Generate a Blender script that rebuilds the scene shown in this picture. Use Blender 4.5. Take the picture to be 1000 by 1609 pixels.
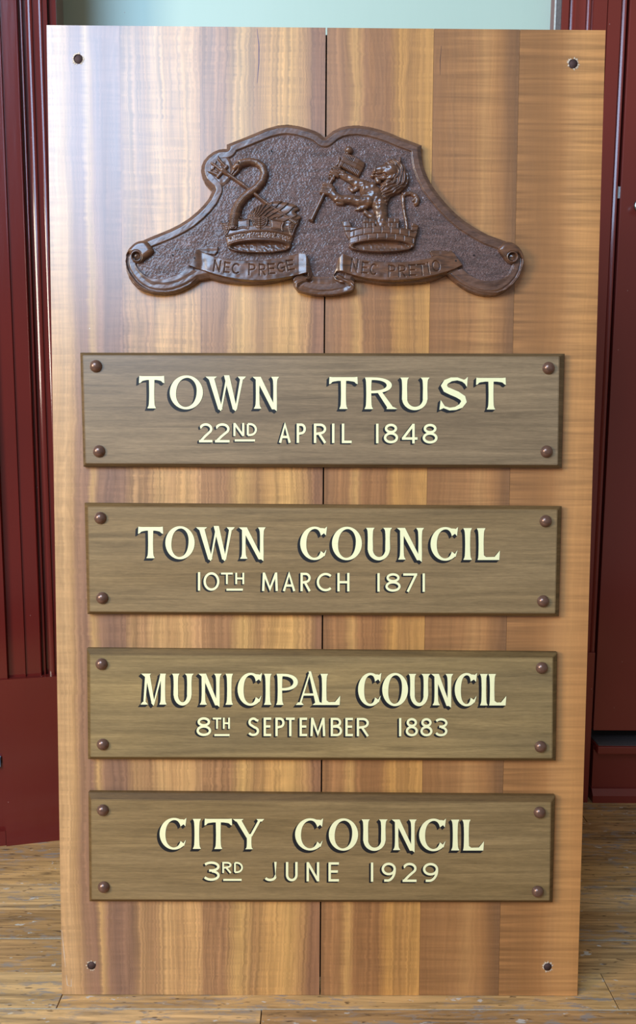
import bpy, bmesh, math, random
import numpy as np
from mathutils import Matrix, Vector

# ------------------------------------------------------------------ clear
for o in list(bpy.data.objects):
    bpy.data.objects.remove(o)
scene = bpy.context.scene
COL = scene.collection
random.seed(7)
RNG = np.random.RandomState(11)

# ------------------------------------------------------------------ camera
F_PX = 1200.0
CAM = np.array([0.4344, -1.2248, 0.9941])
YAW, PITCH, ROLL = 0.0052, 0.1178, 0.0065
LEAN = 0.0534
BH, BW = 1.6258, 0.90


def cam_axes():
    cy, sy = math.cos(YAW), math.sin(YAW)
    cp, sp = math.cos(PITCH), math.sin(PITCH)
    cr, sr = math.cos(ROLL), math.sin(ROLL)
    f = np.array([sy * cp, cy * cp, -sp])
    r = np.array([cy, -sy, 0.0])
    u = np.cross(r, f)
    return cr * r + sr * u, -sr * r + cr * u, f


CR, CU, CF = cam_axes()
cd = bpy.data.cameras.new('camera')
cd.sensor_fit = 'HORIZONTAL'
cd.sensor_width = 36.0
cd.lens = F_PX / 1000.0 * 36.0
cd.clip_start = 0.05
cam = bpy.data.objects.new('camera', cd)
COL.objects.link(cam)
cam.matrix_world = Matrix(((CR[0], CU[0], -CF[0], CAM[0]),
                           (CR[1], CU[1], -CF[1], CAM[1]),
                           (CR[2], CU[2], -CF[2], CAM[2]),
                           (0, 0, 0, 1)))
scene.camera = cam

# ------------------------------------------------------------------ world, lights, exposure
scene.view_settings.view_transform = 'Standard'
scene.view_settings.look = 'None'
scene.view_settings.gamma = 1
scene.view_settings.use_curve_mapping = False
scene.view_settings.exposure = 0.0
world = bpy.data.worlds.new('world')
scene.world = world
world.use_nodes = True
bg = world.node_tree.nodes['Background']
bg.inputs[0].default_value = (1.0, 0.96, 0.90, 1)
bg.inputs[1].default_value = 0.27


def area_light(name, loc, target, sx, sy, power, color):
    l = bpy.data.lights.new(name, 'AREA')
    l.shape = 'RECTANGLE'
    l.size, l.size_y = sx, sy
    l.energy = power
    l.color = color
    o = bpy.data.objects.new(name, l)
    COL.objects.link(o)
    o.location = loc
    d = Vector(target) - Vector(loc)
    o.rotation_euler = d.to_track_quat('-Z', 'Y').to_euler()
    return o


# tall cool daylight window high behind and to the left, plus an added warm fill lamp from the left
area_light('window_daylight', (-1.05, -2.7, 2.95), (0.2, 0.0, 1.4), 1.9, 1.8, 158, (0.43, 0.67, 1.0))
area_light('side_fill', (-2.3, -2.0, 1.7), (0.4, 0.0, 0.7), 0.8, 1.1, 84, (1.0, 0.92, 0.78))


# ------------------------------------------------------------------ projection helpers
def rays(px, py):
    px = np.asarray(px, float); py = np.asarray(py, float)
    a = (px - 500.0) / F_PX; b = -(py - 804.5) / F_PX
    return CF + a[..., None] * CR + b[..., None] * CU


EV = np.array([0.0, math.sin(LEAN), math.cos(LEAN)])
EN = np.array([0.0, -math.cos(LEAN), math.sin(LEAN)])


def to_board(px, py, n=0.0):
    """photo pixel -> (u, v) on the plane n metres proud of the board face"""
    d = rays(px, py)
    t = (n - CAM @ EN) / (d @ EN)
    P = CAM + t[..., None] * d
    return P[..., 0], P @ EV


def BL(px, py, n=0.0):
    """board-local xyz (x right, y into the board, z up the board)"""
    u, v = to_board(px, py, n)
    return np.stack([u, np.full_like(u, -n), v], -1)


def at_y(px, py, Y):
    d = rays(px, py)
    t = (Y - CAM[1]) / d[..., 1]
    P = CAM + t[..., None] * d
    return P[..., 0], P[..., 2]


def at_floor(px, py):
    d = rays(px, py)
    t = (0 - CAM[2]) / d[..., 2]
    P = CAM + t[..., None] * d
    return P[..., 0], P[..., 1]


# ------------------------------------------------------------------ mesh helpers
def mesh_np(name, verts, faces, smooth=False):
    """faces: list of tuples or (M,4) array"""
    me = bpy.data.meshes.new(name)
    if isinstance(faces, np.ndarray):
        M = len(faces)
        me.vertices.add(len(verts))
        me.vertices.foreach_set('co', np.asarray(verts, np.float32).ravel())
        me.loops.add(M * 4)
        me.loops.foreach_set('vertex_index', faces.astype(np.int32).ravel())
        me.polygons.add(M)
        me.polygons.foreach_set('loop_start', np.arange(0, M * 4, 4, dtype=np.int32))
        me.polygons.foreach_set('loop_total', np.full(M, 4, np.int32))
        me.update(calc_edges=True)
    else:
        me.from_pydata([tuple(float(c) for c in v) for v in verts], [], faces)
        me.update()
    if smooth:
        me.polygons.foreach_set('use_smooth', np.ones(len(me.polygons), bool))
    return me


def link(name, me, mat=None, parent=None, off=None, label=None):
    o = bpy.data.objects.new(name, me)
    if mat and not me.materials:
        me.materials.append(mat)
    COL.objects.link(o)
    if parent:
        o.parent = parent
    if off is not None:
        o.location = off
    if label:
        o['label'] = label
    return o


def tag(o, label=None, cat=None, group=None, kind=None):
    if label: o['label'] = label
    if cat: o['category'] = cat
    if group: o['group'] = group
    if kind: o['kind'] = kind
    return o


def box_mesh(name, x0, x1, y0, y1, z0, z1, bev=0.0):
    import bmesh
    bm = bmesh.new()
    vs = [bm.verts.new((x, y, z)) for x in (x0, x1) for y in (y0, y1) for z in (z0, z1)]
    for f in ((0, 1, 3, 2), (4, 6, 7, 5), (0, 4, 5, 1), (2, 3, 7, 6), (0, 2, 6, 4), (1, 5, 7, 3)):
        bm.faces.new([vs[i] for i in f])
    bmesh.ops.recalc_face_normals(bm, faces=bm.faces)
    if bev:
        bmesh.ops.bevel(bm, geom=list(bm.edges), offset=bev, segments=2, affect='EDGES', profile=0.6)
    me = bpy.data.meshes.new(name)
    bm.to_mesh(me); bm.free()
    return me


def prism_z(name, prof, z0, z1, smooth=False):
    """closed outline (x,y) extruded from z0 to z1"""
    import bmesh
    bm = bmesh.new()
    a = [bm.verts.new((p[0], p[1], z0)) for p in prof]
    b = [bm.verts.new((p[0], p[1], z1)) for p in prof]
    n = len(prof)
    for i in range(n):
        f = bm.faces.new((a[i], a[(i + 1) % n], b[(i + 1) % n], b[i]))
        f.smooth = smooth
    bm.faces.new(a[::-1]); bm.faces.new(b)
    bmesh.ops.recalc_face_normals(bm, faces=bm.faces)
    me = bpy.data.meshes.new(name)
    bm.to_mesh(me); bm.free()
    return me


# ------------------------------------------------------------------ materials
def srgb(r, g, b):
    def f(c):
        c = c / 255.0
        return c / 12.92 if c <= 0.04045 else ((c + 0.055) / 1.055) ** 2.4
    return (f(r), f(g), f(b), 1.0)


class NT:
    def __init__(self, name):
        self.m = bpy.data.materials.new(name)
        self.m.use_nodes = True
        self.t = self.m.node_tree
        self.b = self.t.nodes['Principled BSDF']

    def n(self, kind, **kw):
        nd = self.t.nodes.new(kind)
        for k, v in kw.items():
            if k.startswith('i_'):
                key = k[2:]
                key = int(key) if key.isdigit() else key.replace('_', ' ')
                nd.inputs[key].default_value = v
            else:
                setattr(nd, k, v)
        return nd

    def l(self, a, b):
        self.t.links.new(a, b)

    def coord(self, scale=(1, 1, 1), loc=(0, 0, 0), kind='Object'):
        tc = self.n('ShaderNodeTexCoord')
        mp = self.n('ShaderNodeMapping')
        mp.inputs['Scale'].default_value = scale
        mp.inputs['Location'].default_value = loc
        self.l(tc.outputs[kind], mp.inputs[0])
        return mp.outputs[0]

    def noise(self, vec, scale=1, detail=3, rough=0.5, dist=0.0):
        nd = self.n('ShaderNodeTexNoise')
        nd.inputs['Scale'].default_value = scale
        nd.inputs['Detail'].default_value = detail
        nd.inputs['Roughness'].default_value = rough
        nd.inputs['Distortion'].default_value = dist
        self.l(vec, nd.inputs['Vector'])
        return nd.outputs['Fac']

    def math(self, op, a, b=None, clamp=False):
        nd = self.n('ShaderNodeMath', operation=op)
        nd.use_clamp = clamp
        for i, x in enumerate((a, b)):
            if x is None: continue
            if isinstance(x, (int, float)): nd.inputs[i].default_value = x
            else: self.l(x, nd.inputs[i])
        return nd.outputs[0]

    def ramp(self, fac, stops, interp='LINEAR'):
        nd = self.n('ShaderNodeValToRGB')
        cr = nd.color_ramp
        cr.interpolation = interp
        while len(cr.elements) < len(stops): cr.elements.new(0.5)
        for e, (p, c) in zip(cr.elements, stops):
            e.position = p
            e.color = c if len(c) == 4 else (*c, 1)
        self.l(fac, nd.inputs[0])
        return nd.outputs[0]

    def mix(self, fac, a, b, mode='MIX'):
        nd = self.n('ShaderNodeMix', data_type='RGBA', blend_type=mode)
        for i, x in ((0, fac), (6, a), (7, b)):
            if isinstance(x, (int, float)): nd.inputs[i].default_value = x
            elif isinstance(x, tuple): nd.inputs[i].default_value = x
            else: self.l(x, nd.inputs[i])
        return nd.outputs[2]

    def maprange(self, v, a, b, c, d):
        nd = self.n('ShaderNodeMapRange')
        self.l(v, nd.inputs[0])
        for i, x in enumerate((a, b, c, d)): nd.inputs[i + 1].default_value = x
        return nd.outputs[0]

    def bump(self, h, strength=0.3, dist=0.001):
        nd = self.n('ShaderNodeBump')
        nd.inputs['Strength'].default_value = strength
        nd.inputs['Distance'].default_value = dist
        self.l(h, nd.inputs['Height'])
        self.l(nd.outputs[0], self.b.inputs['Normal'])
        return nd

    def base(self, c):
        if isinstance(c, tuple): self.b.inputs['Base Color'].default_value = c
        else: self.l(c, self.b.inputs['Base Color'])

    def set(self, **kw):
        for k, v in kw.items():
            inp = self.b.inputs[k.replace('_', ' ')]
            if isinstance(v, (int, float, tuple)): inp.default_value = v
            else: self.l(v, inp)


def sep(nt, vec):
    s = nt.n('ShaderNodeSeparateXYZ')
    nt.l(vec, s.inputs[0])
    return s.outputs


def stave_material(name, u0, u1, stops, curl=0.5, rings=0.5, seed=0.0, cx_=12.0):
    """varnished curly hardwood: colour bands across the board, growth lines, fiddleback curl"""
    m = NT(name)
    v = m.coord()
    s = sep(m, v)
    wob = m.noise(m.coord((3.0, 1, 1.1), (seed, 0, seed)), 1.0, 2, 0.5)
    wob2 = m.noise(m.coord((20.0, 1, 9.0), (seed, 2, seed)), 1.0, 2, 0.5)
    w = m.math('ADD', m.math('MULTIPLY', m.math('SUBTRACT', wob, 0.5), 0.055),
               m.math('MULTIPLY', m.math('SUBTRACT', wob2, 0.5), 0.012))
    c1 = m.noise(m.coord((cx_, 1, 132.0), (seed, 0, 0.3)), 1.0, 2, 0.5, 0.5)
    c2 = m.noise(m.coord((30.0, 1, 60.0), (seed, 7, 0.3)), 1.0, 2, 0.5, 0.3)
    u = m.math('ADD', s[0], w)
    u = m.math('ADD', u, m.math('MULTIPLY', m.math('SUBTRACT', c1, 0.5), 0.006))
    u = m.math('ADD', u, m.math('MULTIPLY', m.math('SUBTRACT', c2, 0.5), 0.005))
    fac = m.maprange(u, u0, u1, 0.0, 1.0)
    col = m.ramp(fac, [(p, srgb(*c)) for p, c in stops])
    # growth lines
    cb = m.n('ShaderNodeCombineXYZ')
    m.l(u, cb.inputs[0]); m.l(m.math('MULTIPLY', s[2], 0.012), cb.inputs[2])
    g = m.noise(cb.outputs[0], 170.0, 3, 0.6)
    gl = m.maprange(g, 0.36, 0.66, 1.0 - 0.22 * rings, 1.0 + 0.20 * rings)
    # flame pattern bands
    g2 = m.noise(m.coord((26.0, 1, 1.6), (seed, 5, 0)), 1.0, 2, 0.5, 1.2)
    rg = m.math('FRACT', m.math('MULTIPLY', g2, 9.0))
    rg = m.math('MULTIPLY', m.math('ABSOLUTE', m.math('SUBTRACT', rg, 0.5)), 2.0)
    rl = m.maprange(rg, 0.0, 1.0, 1.0 - 0.10 * rings, 1.0 + 0.06 * rings)
    # fiddleback curl, short cross bands
    msk = m.noise(m.coord((9.0, 1, 1.0), (seed + 3, 0, 0)), 1.0, 1, 0.5)
    mk = m.maprange(msk, 0.35, 0.6, 0.35, 1.0)
    cl = m.math('MULTIPLY', m.math('SUBTRACT', m.maprange(c1, 0.32, 0.68, 0.0, 1.0), 0.5), mk)
    cl = m.math('ADD', m.math('MULTIPLY', cl, 0.34 * curl), 1.0)
    tot = m.math('MULTIPLY', m.math('MULTIPLY', gl, rl), cl)
    hsv = m.n('ShaderNodeVectorMath', operation='SCALE')
    m.l(col, hsv.inputs[0]); m.l(tot, hsv.inputs['Scale'])
    # scattered pale specks of wear
    vo = m.n('ShaderNodeTexVoronoi'); vo.inputs['Scale'].default_value = 14
    m.l(v, vo.inputs['Vector'])
    sp = m.math('LESS_THAN', vo.outputs['Distance'], 0.014)
    c = m.mix(m.math('MULTIPLY', sp, 0.8), hsv.outputs[0], srgb(225, 215, 200))
    m.base(c)
    rn = m.noise(m.coord((60, 1, 4)), 1.0, 3)
    m.set(Roughness=m.maprange(rn, 0.3, 0.7, 0.30, 0.38), Specular_IOR_Level=0.5)
    m.b.inputs['Coat Weight'].default_value = 0.95
    m.b.inputs['Coat Roughness'].default_value = 0.34
    m.bump(m.math('ADD', g, m.math('MULTIPLY', c1, 0.4)), 0.10, 0.0006)
    return m.m


def plaque_material(name, a, b, seed, coat=0.55):
    m = NT(name)
    v = m.coord((5.0, 1, 105.0), (seed, 0, seed))
    n1 = m.noise(v, 1.0, 5, 0.65, 0.7)
    n2 = m.noise(m.coord((1.5, 1, 16.0), (seed, 3, seed)), 1.0, 2)
    n3 = m.noise(m.coord((55.0, 1, 500.0), (seed, 3, 1)), 1.0, 2, 0.7)
    c = m.mix(m.maprange(n2, 0.3, 0.7, 0.0, 1.0), srgb(*a), srgb(*b))
    k = m.math('MULTIPLY', m.maprange(n1, 0.3, 0.7, 0.68, 1.22), m.maprange(n3, 0.3, 0.7, 0.86, 1.1))
    sc = m.n('ShaderNodeVectorMath', operation='SCALE')
    m.l(c, sc.inputs[0]); m.l(k, sc.inputs['Scale'])
    m.base(sc.outputs[0])
    m.set(Roughness=0.36 if coat else 0.6, Specular_IOR_Level=0.45 if coat else 0.2)
    m.b.inputs['Coat Weight'].default_value = coat
    m.b.inputs['Coat Roughness'].default_value = 0.25
    m.bump(n1, 0.08, 0.0006)
    return m.m


def carved_material(name, a, b, rough=0.36, tex='smooth'):
    m = NT(name)
    v = m.coord((60, 60, 60))
    n1 = m.noise(m.coord((30, 30, 170)), 1.0, 5, 0.7, 0.5)
    c = m.mix(m.maprange(n1, 0.34, 0.66, 0, 1), srgb(*[min(255, int(x * 1.14)) for x in a]), srgb(*[int(x * 0.84) for x in b]))
    m.base(c)
    m.set(Roughness=rough, Specular_IOR_Level=0.55)
    m.b.inputs['Coat Weight'].default_value = 0.5
    m.b.inputs['Coat Roughness'].default_value = 0.2
    if tex == 'smooth':
        n2 = m.noise(m.coord((90, 90, 90)), 1.0, 3, 0.6)
        m.bump(n2, 0.22, 0.001)
    else:
        # punched and cross-hatched tooling
        tc = m.coord((1, 1, 1))
        wv = m.noise(m.coord((14, 14, 14)), 1.0, 2)
        out = None
        for rot, fr in ((0.5, 900.0), (2.1, 820.0)):
            mp = m.n('ShaderNodeMapping'); mp.inputs['Rotation'].default_value = (0, rot, 0)
            m.l(tc, mp.inputs[0])
            mp2 = m.n('ShaderNodeMapping'); mp2.inputs['Scale'].default_value = (fr * 0.3, 1, fr * 1.15)
            m.l(mp.outputs[0], mp2.inputs[0])
            nn = m.noise(mp2.outputs[0], 1.0, 2, 0.6, 0.6)
            out = nn if out is None else m.math('MINIMUM', out, nn)
        m.bump(out, 1.0, 0.0022)
        dk = m.maprange(out, 0.30, 0.52, 0.0, 1.0)
        m.base(m.mix(dk, srgb(62, 40, 34), c))
    return m.m


def paint_material(name, c, rough=0.25, c2=None):
    m = NT(name)
    n1 = m.noise(m.coord((3, 3, 2)), 1.0, 3)
    col = m.mix(m.maprange(n1, 0.3, 0.7, 0, 1), srgb(*c), srgb(*(c2 or tuple(int(x * 0.9) for x in c))))
    vo = m.n('ShaderNodeTexVoronoi'); vo.inputs['Scale'].default_value = 22
    m.l(m.coord((1, 1, 1)), vo.inputs['Vector'])
    sp = m.math('LESS_THAN', vo.outputs['Distance'], 0.03)
    m.base(m.mix(m.math('MULTIPLY', sp, 0.5), col, srgb(170, 130, 120)))
    m.set(Roughness=rough, Specular_IOR_Level=0.5)
    n2 = m.noise(m.coord((60, 60, 8)), 1.0, 3)
    m.bump(n2, 0.12, 0.0015)
    return m.m


def plain(name, c, rough=0.5, metallic=0.0, var=0.88):
    m = NT(name)
    n1 = m.noise(m.coord((150, 150, 150)), 1.0, 2)
    m.base(m.mix(m.maprange(n1, 0.3, 0.7, 0, 1), srgb(*c), srgb(*tuple(int(x * var) for x in c))))
    m.set(Roughness=rough, Metallic=metallic)
    return m.m


def floor_material(seed, tint):
    m = NT('worn_floor_timber')
    v = m.coord((1, 1, 1), (seed * 3.1, seed * 1.7, 0))
    gr = m.n('ShaderNodeMapping'); gr.inputs['Scale'].default_value = (5, 75, 5); m.l(v, gr.inputs[0])
    n1 = m.noise(gr.outputs[0], 1.0, 5, 0.65, 0.8)
    base = m.ramp(n1, [(0.28, srgb(*[int(x * 0.62) for x in tint])), (0.5, srgb(*tint)),
                       (0.72, srgb(*[min(255, int(x * 1.22)) for x in tint]))])
    g2 = m.n('ShaderNodeMapping'); g2.inputs['Scale'].default_value = (22, 90, 5); m.l(v, g2.inputs[0])
    n2 = m.noise(g2.outputs[0], 1.0, 4, 0.7, 0.4)
    g3 = m.n('ShaderNodeMapping'); g3.inputs['Scale'].default_value = (4, 9, 5); m.l(v, g3.inputs[0])
    n3 = m.noise(g3.outputs[0], 1.0, 3)
    wear = m.math('MULTIPLY', m.maprange(n2, 0.52, 0.62, 0, 1), m.maprange(n3, 0.42, 0.58, 0, 0.8), True)
    c = m.mix(wear, base, srgb(142, 132, 124))
    g4 = m.n('ShaderNodeMapping'); g4.inputs['Scale'].default_value = (30, 60, 5); m.l(v, g4.inputs[0])
    n4 = m.noise(g4.outputs[0], 1.0, 3, 0.6)
    c = m.mix(m.maprange(n4, 0.65, 0.69, 0, 0.65), c, srgb(205, 200, 190))
    n5 = m.noise(g2.outputs[0], 1.7, 2, 0.5)
    c = m.mix(m.maprange(n5, 0.36, 0.29, 0, 0.75), c, srgb(62, 42, 30))
    m.base(c)
    m.set(Roughness=m.maprange(n3, 0.3, 0.7, 0.28, 0.5), Specular_IOR_Level=0.5)
    m.bump(n1, 0.25, 0.001)
    return m.m


M_RED_L = paint_material('red_gloss_paint', (104, 30, 24), 0.15, (92, 27, 22))
M_RED_R = paint_material('brick_red_gloss_paint', (132, 52, 42), 0.2, (118, 46, 38))
M_GREEN = paint_material('pale_green_paint', (196, 214, 196), 0.45, (190, 210, 192))
M_GREY = plain('grey_edge_paint', (120, 112, 108), 0.5)
M_WHITE = plain('white_edge_paint', (225, 225, 220), 0.5)
M_DARK = plain('dark_gap', (18, 10, 9), 0.8)
M_WORN = plain('worn_grey_ledge', (96, 88, 88), 0.45)
M_STEEL = plain('steel', (185, 185, 180), 0.3, 1.0)
M_CREAM = plain('cream_signwriting_paint', (255, 246, 190), 0.5, 0.0, 0.985)
M_BLACK = plain('black_signwriting_paint', (14, 14, 18), 0.6)
M_COPPER = plain('bronzed_stud', (128, 94, 78), 0.27, 0.5)
M_HOLE = plain('raw_hole_timber', (78, 52, 46), 0.8)
M_SPLINTER = plain('pale_splinter', (225, 200, 172), 0.7)
M_CARVE = carved_material('carved_walnut', (104, 68, 46), (82, 52, 36), 0.3)
M_CARVE_RIM = carved_material('carved_walnut_rim', (104, 72, 56), (88, 58, 46), 0.34)
M_GROUND = carved_material('punched_walnut_ground', (124, 92, 84), (104, 76, 68), 0.42, 'punch')
M_CUT = plain('engraved_line', (52, 32, 24), 0.7)

# ------------------------------------------------------------------ SETTING: floor of separate boards
FZ = -0.001
floor = link('floor', box_mesh('floor', -1.6, 2.6, -2.2, 1.3, -0.05, FZ - 0.019), M_DARK)
tag(floor, kind='structure')
W_PL = 0.0885
tints = [(190, 146, 92), (172, 130, 82), (200, 158, 106), (166, 124, 78), (182, 138, 88)]
fmats = [floor_material(i, t) for i, t in enumerate(tints)]
joint0 = -0.031
pick = {0: 0, 1: 4, 2: 1, 3: 2, 4: 0, 5: 1, 6: 3, 7: 1, 8: 4}
for k in range(-14, 12):
    y0 = joint0 + k * W_PL
    if k == 0: cuts = [-1.6, -0.62, 0.0, 0.962, 2.6]
    elif k == -1: cuts = [-1.6, 0.35, 1.5, 2.6]
    else:
        c0 = -1.6 + random.uniform(0.3, 1.3)
        cuts = [-1.6, c0, c0 + random.uniform(1.2, 1.7), 2.6]
    for j in range(len(cuts) - 1):
        g = 0.0009
        dz = random.uniform(-0.0004, 0.0)
        me = box_mesh('floorboard', cuts[j] + g, cuts[j + 1] - g, y0 + g, y0 + W_PL - g, -0.02, FZ + dz, 0.0006)
        mi = pick.get(k, random.randrange(5))
        if k == 0: mi = [1, 2, 0, 4][j]
        link('floorboard', me, fmats[mi], floor)
# pale line in two of the joints
for yy in (joint0, joint0 + W_PL * 2 + 0.0015):
    me = box_mesh('joint_line', -1.0, 2.0, yy - 0.0008, yy + 0.0008, -0.02, FZ - 0.0002)
    link('joint_line', me, plain('pale_joint', (190, 180, 160), 0.7), floor)

# ------------------------------------------------------------------ SETTING: back wall (green)
wall = link('wall_back', box_mesh('wall_back', -1.6, float(at_y(884.0, 0.0, 0.74)[0]), 0.735, 0.80, -0.02, 2.7), M_GREEN)
tag(wall, kind='structure')

# left casing: stands on a plane canted toward the room's left
A = np.array([-0.311, 0.498]); Bp = np.array([-0.185, 0.527])
D = (Bp - A) / np.linalg.norm(Bp - A)
NRM = np.array([D[1], -D[0]])           # outward, to the viewer


def s_left(px, py=0.0):
    d = rays(px, py)
    # intersect vertical plane through A along D
    # (CAM + t d - A) . NRM = 0
    t = ((A - CAM[:2]) @ NRM) / (d[:2] @ NRM)
    P = CAM[:2] + t * d[:2]
    return float((P - A) @ D), CAM[2] + t * d[2]


def arc_pts(s0, s1, d0, d1, bulge, n=8):
    out = []
    for i in range(n + 1):
        a = i / n
        out.append((s0 + (s1 - s0) * a, d0 + (d1 - d0) * a + bulge * math.sin(math.pi * a)))
    return out


S = lambda px: s_left(px, 0)[0]
prof = [(S(-90), 0.030), (S(-30), 0.030), (S(-28), 0.020), (S(-1.5), 0.020), (S(-0.5), 0.0235), (S(0.8), 0.0235), (S(1.8), 0.020),
        (S(26), 0.020), (S(27.3), 0.0235), (S(29), 0.021), (S(29.6), 0.012), (S(31.6), 0.012)]
prof += arc_pts(S(31.8), S(35.0), 0.0165, 0.0172, 0.0006, 6)
prof += [(S(36.5), 0.008), (S(39.3), 0.008), (S(40), 0.014), (S(41.6), 0.014), (S(42.2), 0.010)]
prof += arc_pts(S(42.6), S(50.8), 0.021, 0.0226, 0.0011, 10)
prof += [(S(51.8), 0.0195), (S(59), 0.0195), (S(60.5), 0.0195)]
prof += arc_pts(S(60.7), S(67), 0.027, 0.0282, 0.0008, 8)
prof += [(S(67.6), 0.026), (S(75), 0.026), (S(75.6), 0.004), (S(77.4), 0.004), (S(78), 0.018), (S(80), 0.019), (S(88.5), 0.019), (S(89.2), 0.015),
         (S(89.2), -0.17), (S(-90), -0.17)]
_, ztop = s_left(45, 1058)
outl = [tuple(A + D * s + NRM * d) for s, d in prof]
t1 = link('trim_1', prism_z('trim_1', outl, ztop, 2.7), M_RED_L)
tag(t1, kind='structure')
# plinth block under the casing
s9 = s_left(9, 1200)[0]
s_end = S(89.2) + 0.004
rect = lambda sa, sb, da, db: [tuple(A + D * s + NRM * d) for s, d in ((sa, da), (sb, da), (sb, db), (sa, db))]
pl = link('plinth_block', prism_z('plinth_block', rect(s9, s_end + 0.03, 0.036, -0.2), FZ, ztop), M_RED_L, t1)
bb = link('baseboard_left', prism_z('baseboard_left', rect(s9 - 0.5, s9 - 0.001, 0.020, -0.2), FZ, ztop), M_RED_L)
tag(bb, kind='structure')
_, zl = s_left(3, 1296)
link('baseboard_ledge', prism_z('baseboard_ledge', rect(s9 - 0.5, s9 - 0.0015, 0.032, 0.018), FZ, zl), M_RED_L, bb)
_, zh = s_left(2, 1190)
link('worn_blue_bracket', prism_z('worn_blue_bracket', rect(s9 - 0.05, s9 - 0.006, 0.034, 0.018), zh - 0.008, zh + 0.012),
     plain('worn_blue_paint', (110, 140, 160), 0.4), bb)

# right casing
YR = 0.70
XR = lambda px, py=0.0: float(at_y(px, py, YR)[0])
prof = [(XR(873.2), -0.05), (XR(873.2), 0.0), (XR(875), 0.0), (XR(875.2), -0.012), (XR(883), -0.012), (XR(883.3), 0.006), (XR(894), 0.006),
        (XR(895), -0.004)]
prof += arc_pts(XR(895.4), XR(901.8), -0.004, 0.0005, 0.0007, 8) + [(XR(903.5), 0.004)]
prof += [(XR(906), 0.004)]
prof += arc_pts(XR(906), XR(921), 0.004, 0.004, -0.0014, 8)
prof += [(XR(922), 0.000)]
prof += arc_pts(XR(923), XR(927.2), 0.001, 0.0038, 0.0005, 8) + [(XR(928.5), 0.004)]
prof += [(XR(929.5), 0.0), (XR(931.5), 0.0), (XR(932), 0.010), (XR(953.2), 0.010), (XR(953.6), 0.004), (XR(954.3), 0.004), (XR(954.7), 0.010),
         (XR(975), 0.010), (XR(975.6), 0.002), (XR(976.4), 0.002)]
prof += arc_pts(XR(976.8), XR(983.6), 0.003, 0.0078, 0.0008, 8) + [(XR(984.8), 0.006)]
prof += [(XR(985), -0.05)]
_, zpr = at_y(925, 1023, YR)
outl = [(x, YR - d) for x, d in prof]
me = prism_z('trim_2', outl, zpr, 2.7)
t2 = link('trim_2', me, M_RED_R)
tag(t2, kind='structure')
# recolour the first strips: white edge and grey fillet are thin separate strips
link('white_edge_strip', box_mesh('white_edge_strip', XR(873.0), XR(875.0), YR - 0.001, YR + 0.003, zpr, 2.7), M_WHITE, t2)
link('grey_fillet', box_mesh('grey_fillet', XR(875.6), XR(883.0), YR - 0.001, YR + 0.03, zpr, 2.7), M_GREY, t2)
link('plinth_block', box_mesh('plinth_block', XR(875), XR(984.3), YR - 0.014, YR + 0.2, FZ, zpr, 0.001), M_RED_R, t2)
# near-black sheet behind the door gap, painting the shade in it
link('gap_shade_sheet', box_mesh('gap_shade_sheet', XR(984.8), XR(1100), YR + 0.045, YR + 0.08, FZ, 2.7), M_DARK, t2)
# door leaf
_, zd = at_y(970, 1147, YR)
xd = XR(990.2)
door = link('door_1', box_mesh('door_1', xd, xd + 0.75, YR - 0.004, YR + 0.036, float(zd), 2.6, 0.0018), M_RED_R)
tag(door, kind='structure')
xh0 = float(at_y(971.5, 300, YR)[0]); xh1 = float(at_y(976.8, 300, YR)[0])
_, zh0 = at_y(974, 311, YR); _, zh1 = at_y(974, 292, YR)
link('hinge', box_mesh('hinge', xh0, xh1 + 0.001, YR + 0.004, YR + 0.012, float(zh0), float(zh1), 0.0005), M_STEEL, door)
kx, kz = at_y(1006, 324, YR)


def lathe(name, prof, seg=32, axis='y', smooth=True):
    """prof: (r, h) list; h along -y"""
    vs, fs = [], []
    for r, h in prof:
        for i in range(seg):
            a = 2 * math.pi * i / seg
            vs.append((r * math.cos(a), -h, r * math.sin(a)))
    for k in range(len(prof) - 1):
        for i in range(seg):
            j = (i + 1) % seg
            fs.append((k * seg + i, k * seg + j, (k + 1) * seg + j, (k + 1) * seg + i))
    fs.append(tuple(range((len(prof) - 1) * seg, len(prof) * seg)))
    fs.append(tuple(range(seg))[::-1])
    return mesh_np(name, vs, fs, smooth)


kn = link('door_knob', lathe('door_knob', [(0.0165, 0), (0.0165, 0.003), (0.014, 0.005), (0.006, 0.007), (0.006, 0.02), (0.012, 0.026),
                                           (0.0145, 0.034), (0.012, 0.042), (0.004, 0.046)]), M_STEEL, door)
kn.location = (float(kx), YR - 0.004, float(kz))
# sill ledge, apron and kick moulding under the door
bs = []
x_l = float(at_y(932.5, 1200, YR)[0])
x_k = float(at_y(929, 1245, YR)[0])
zz = lambda py, Y=YR: float(at_y(960, py, Y)[1])
base = link('baseboard_right', box_mesh('baseboard_right', x_l, x_l + 0.9, YR + 0.002, YR + 0.06, FZ, zz(1172)), M_RED_R)
tag(base, kind='structure')
link('sill_ledge', box_mesh('sill_ledge', x_l + 0.001, x_l + 0.9, YR - 0.026, YR + 0.05, zz(1184, YR - .02), zz(1172, YR - .02), 0.003), M_RED_R, base)
link('worn_sill_top', box_mesh('worn_sill_top', x_l + 0.004, x_l + 0.9, YR - 0.020, YR + 0.05, zz(1172, YR - .02), zz(1172, YR - .02) + 0.002, 0.0008), M_WORN, base)
zk = zz(1238)
kp = [(YR + 0.02, FZ), (YR - 0.016, FZ), (YR - 0.016, zk * 0.55), (YR - 0.004, zk), (YR + 0.02, zk)]
vs = [(x, y, z) for x in (x_k, x_k + 0.95) for y, z in kp]
fs = [(0, 1, 2, 3, 4), (9, 8, 7, 6, 5)] + [(i, i + 5, (i + 1) % 5 + 5, (i + 1) % 5) for i in range(5)]
link('kick_moulding', mesh_np('kick_moulding', vs, fs), M_RED_R, base)

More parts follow.
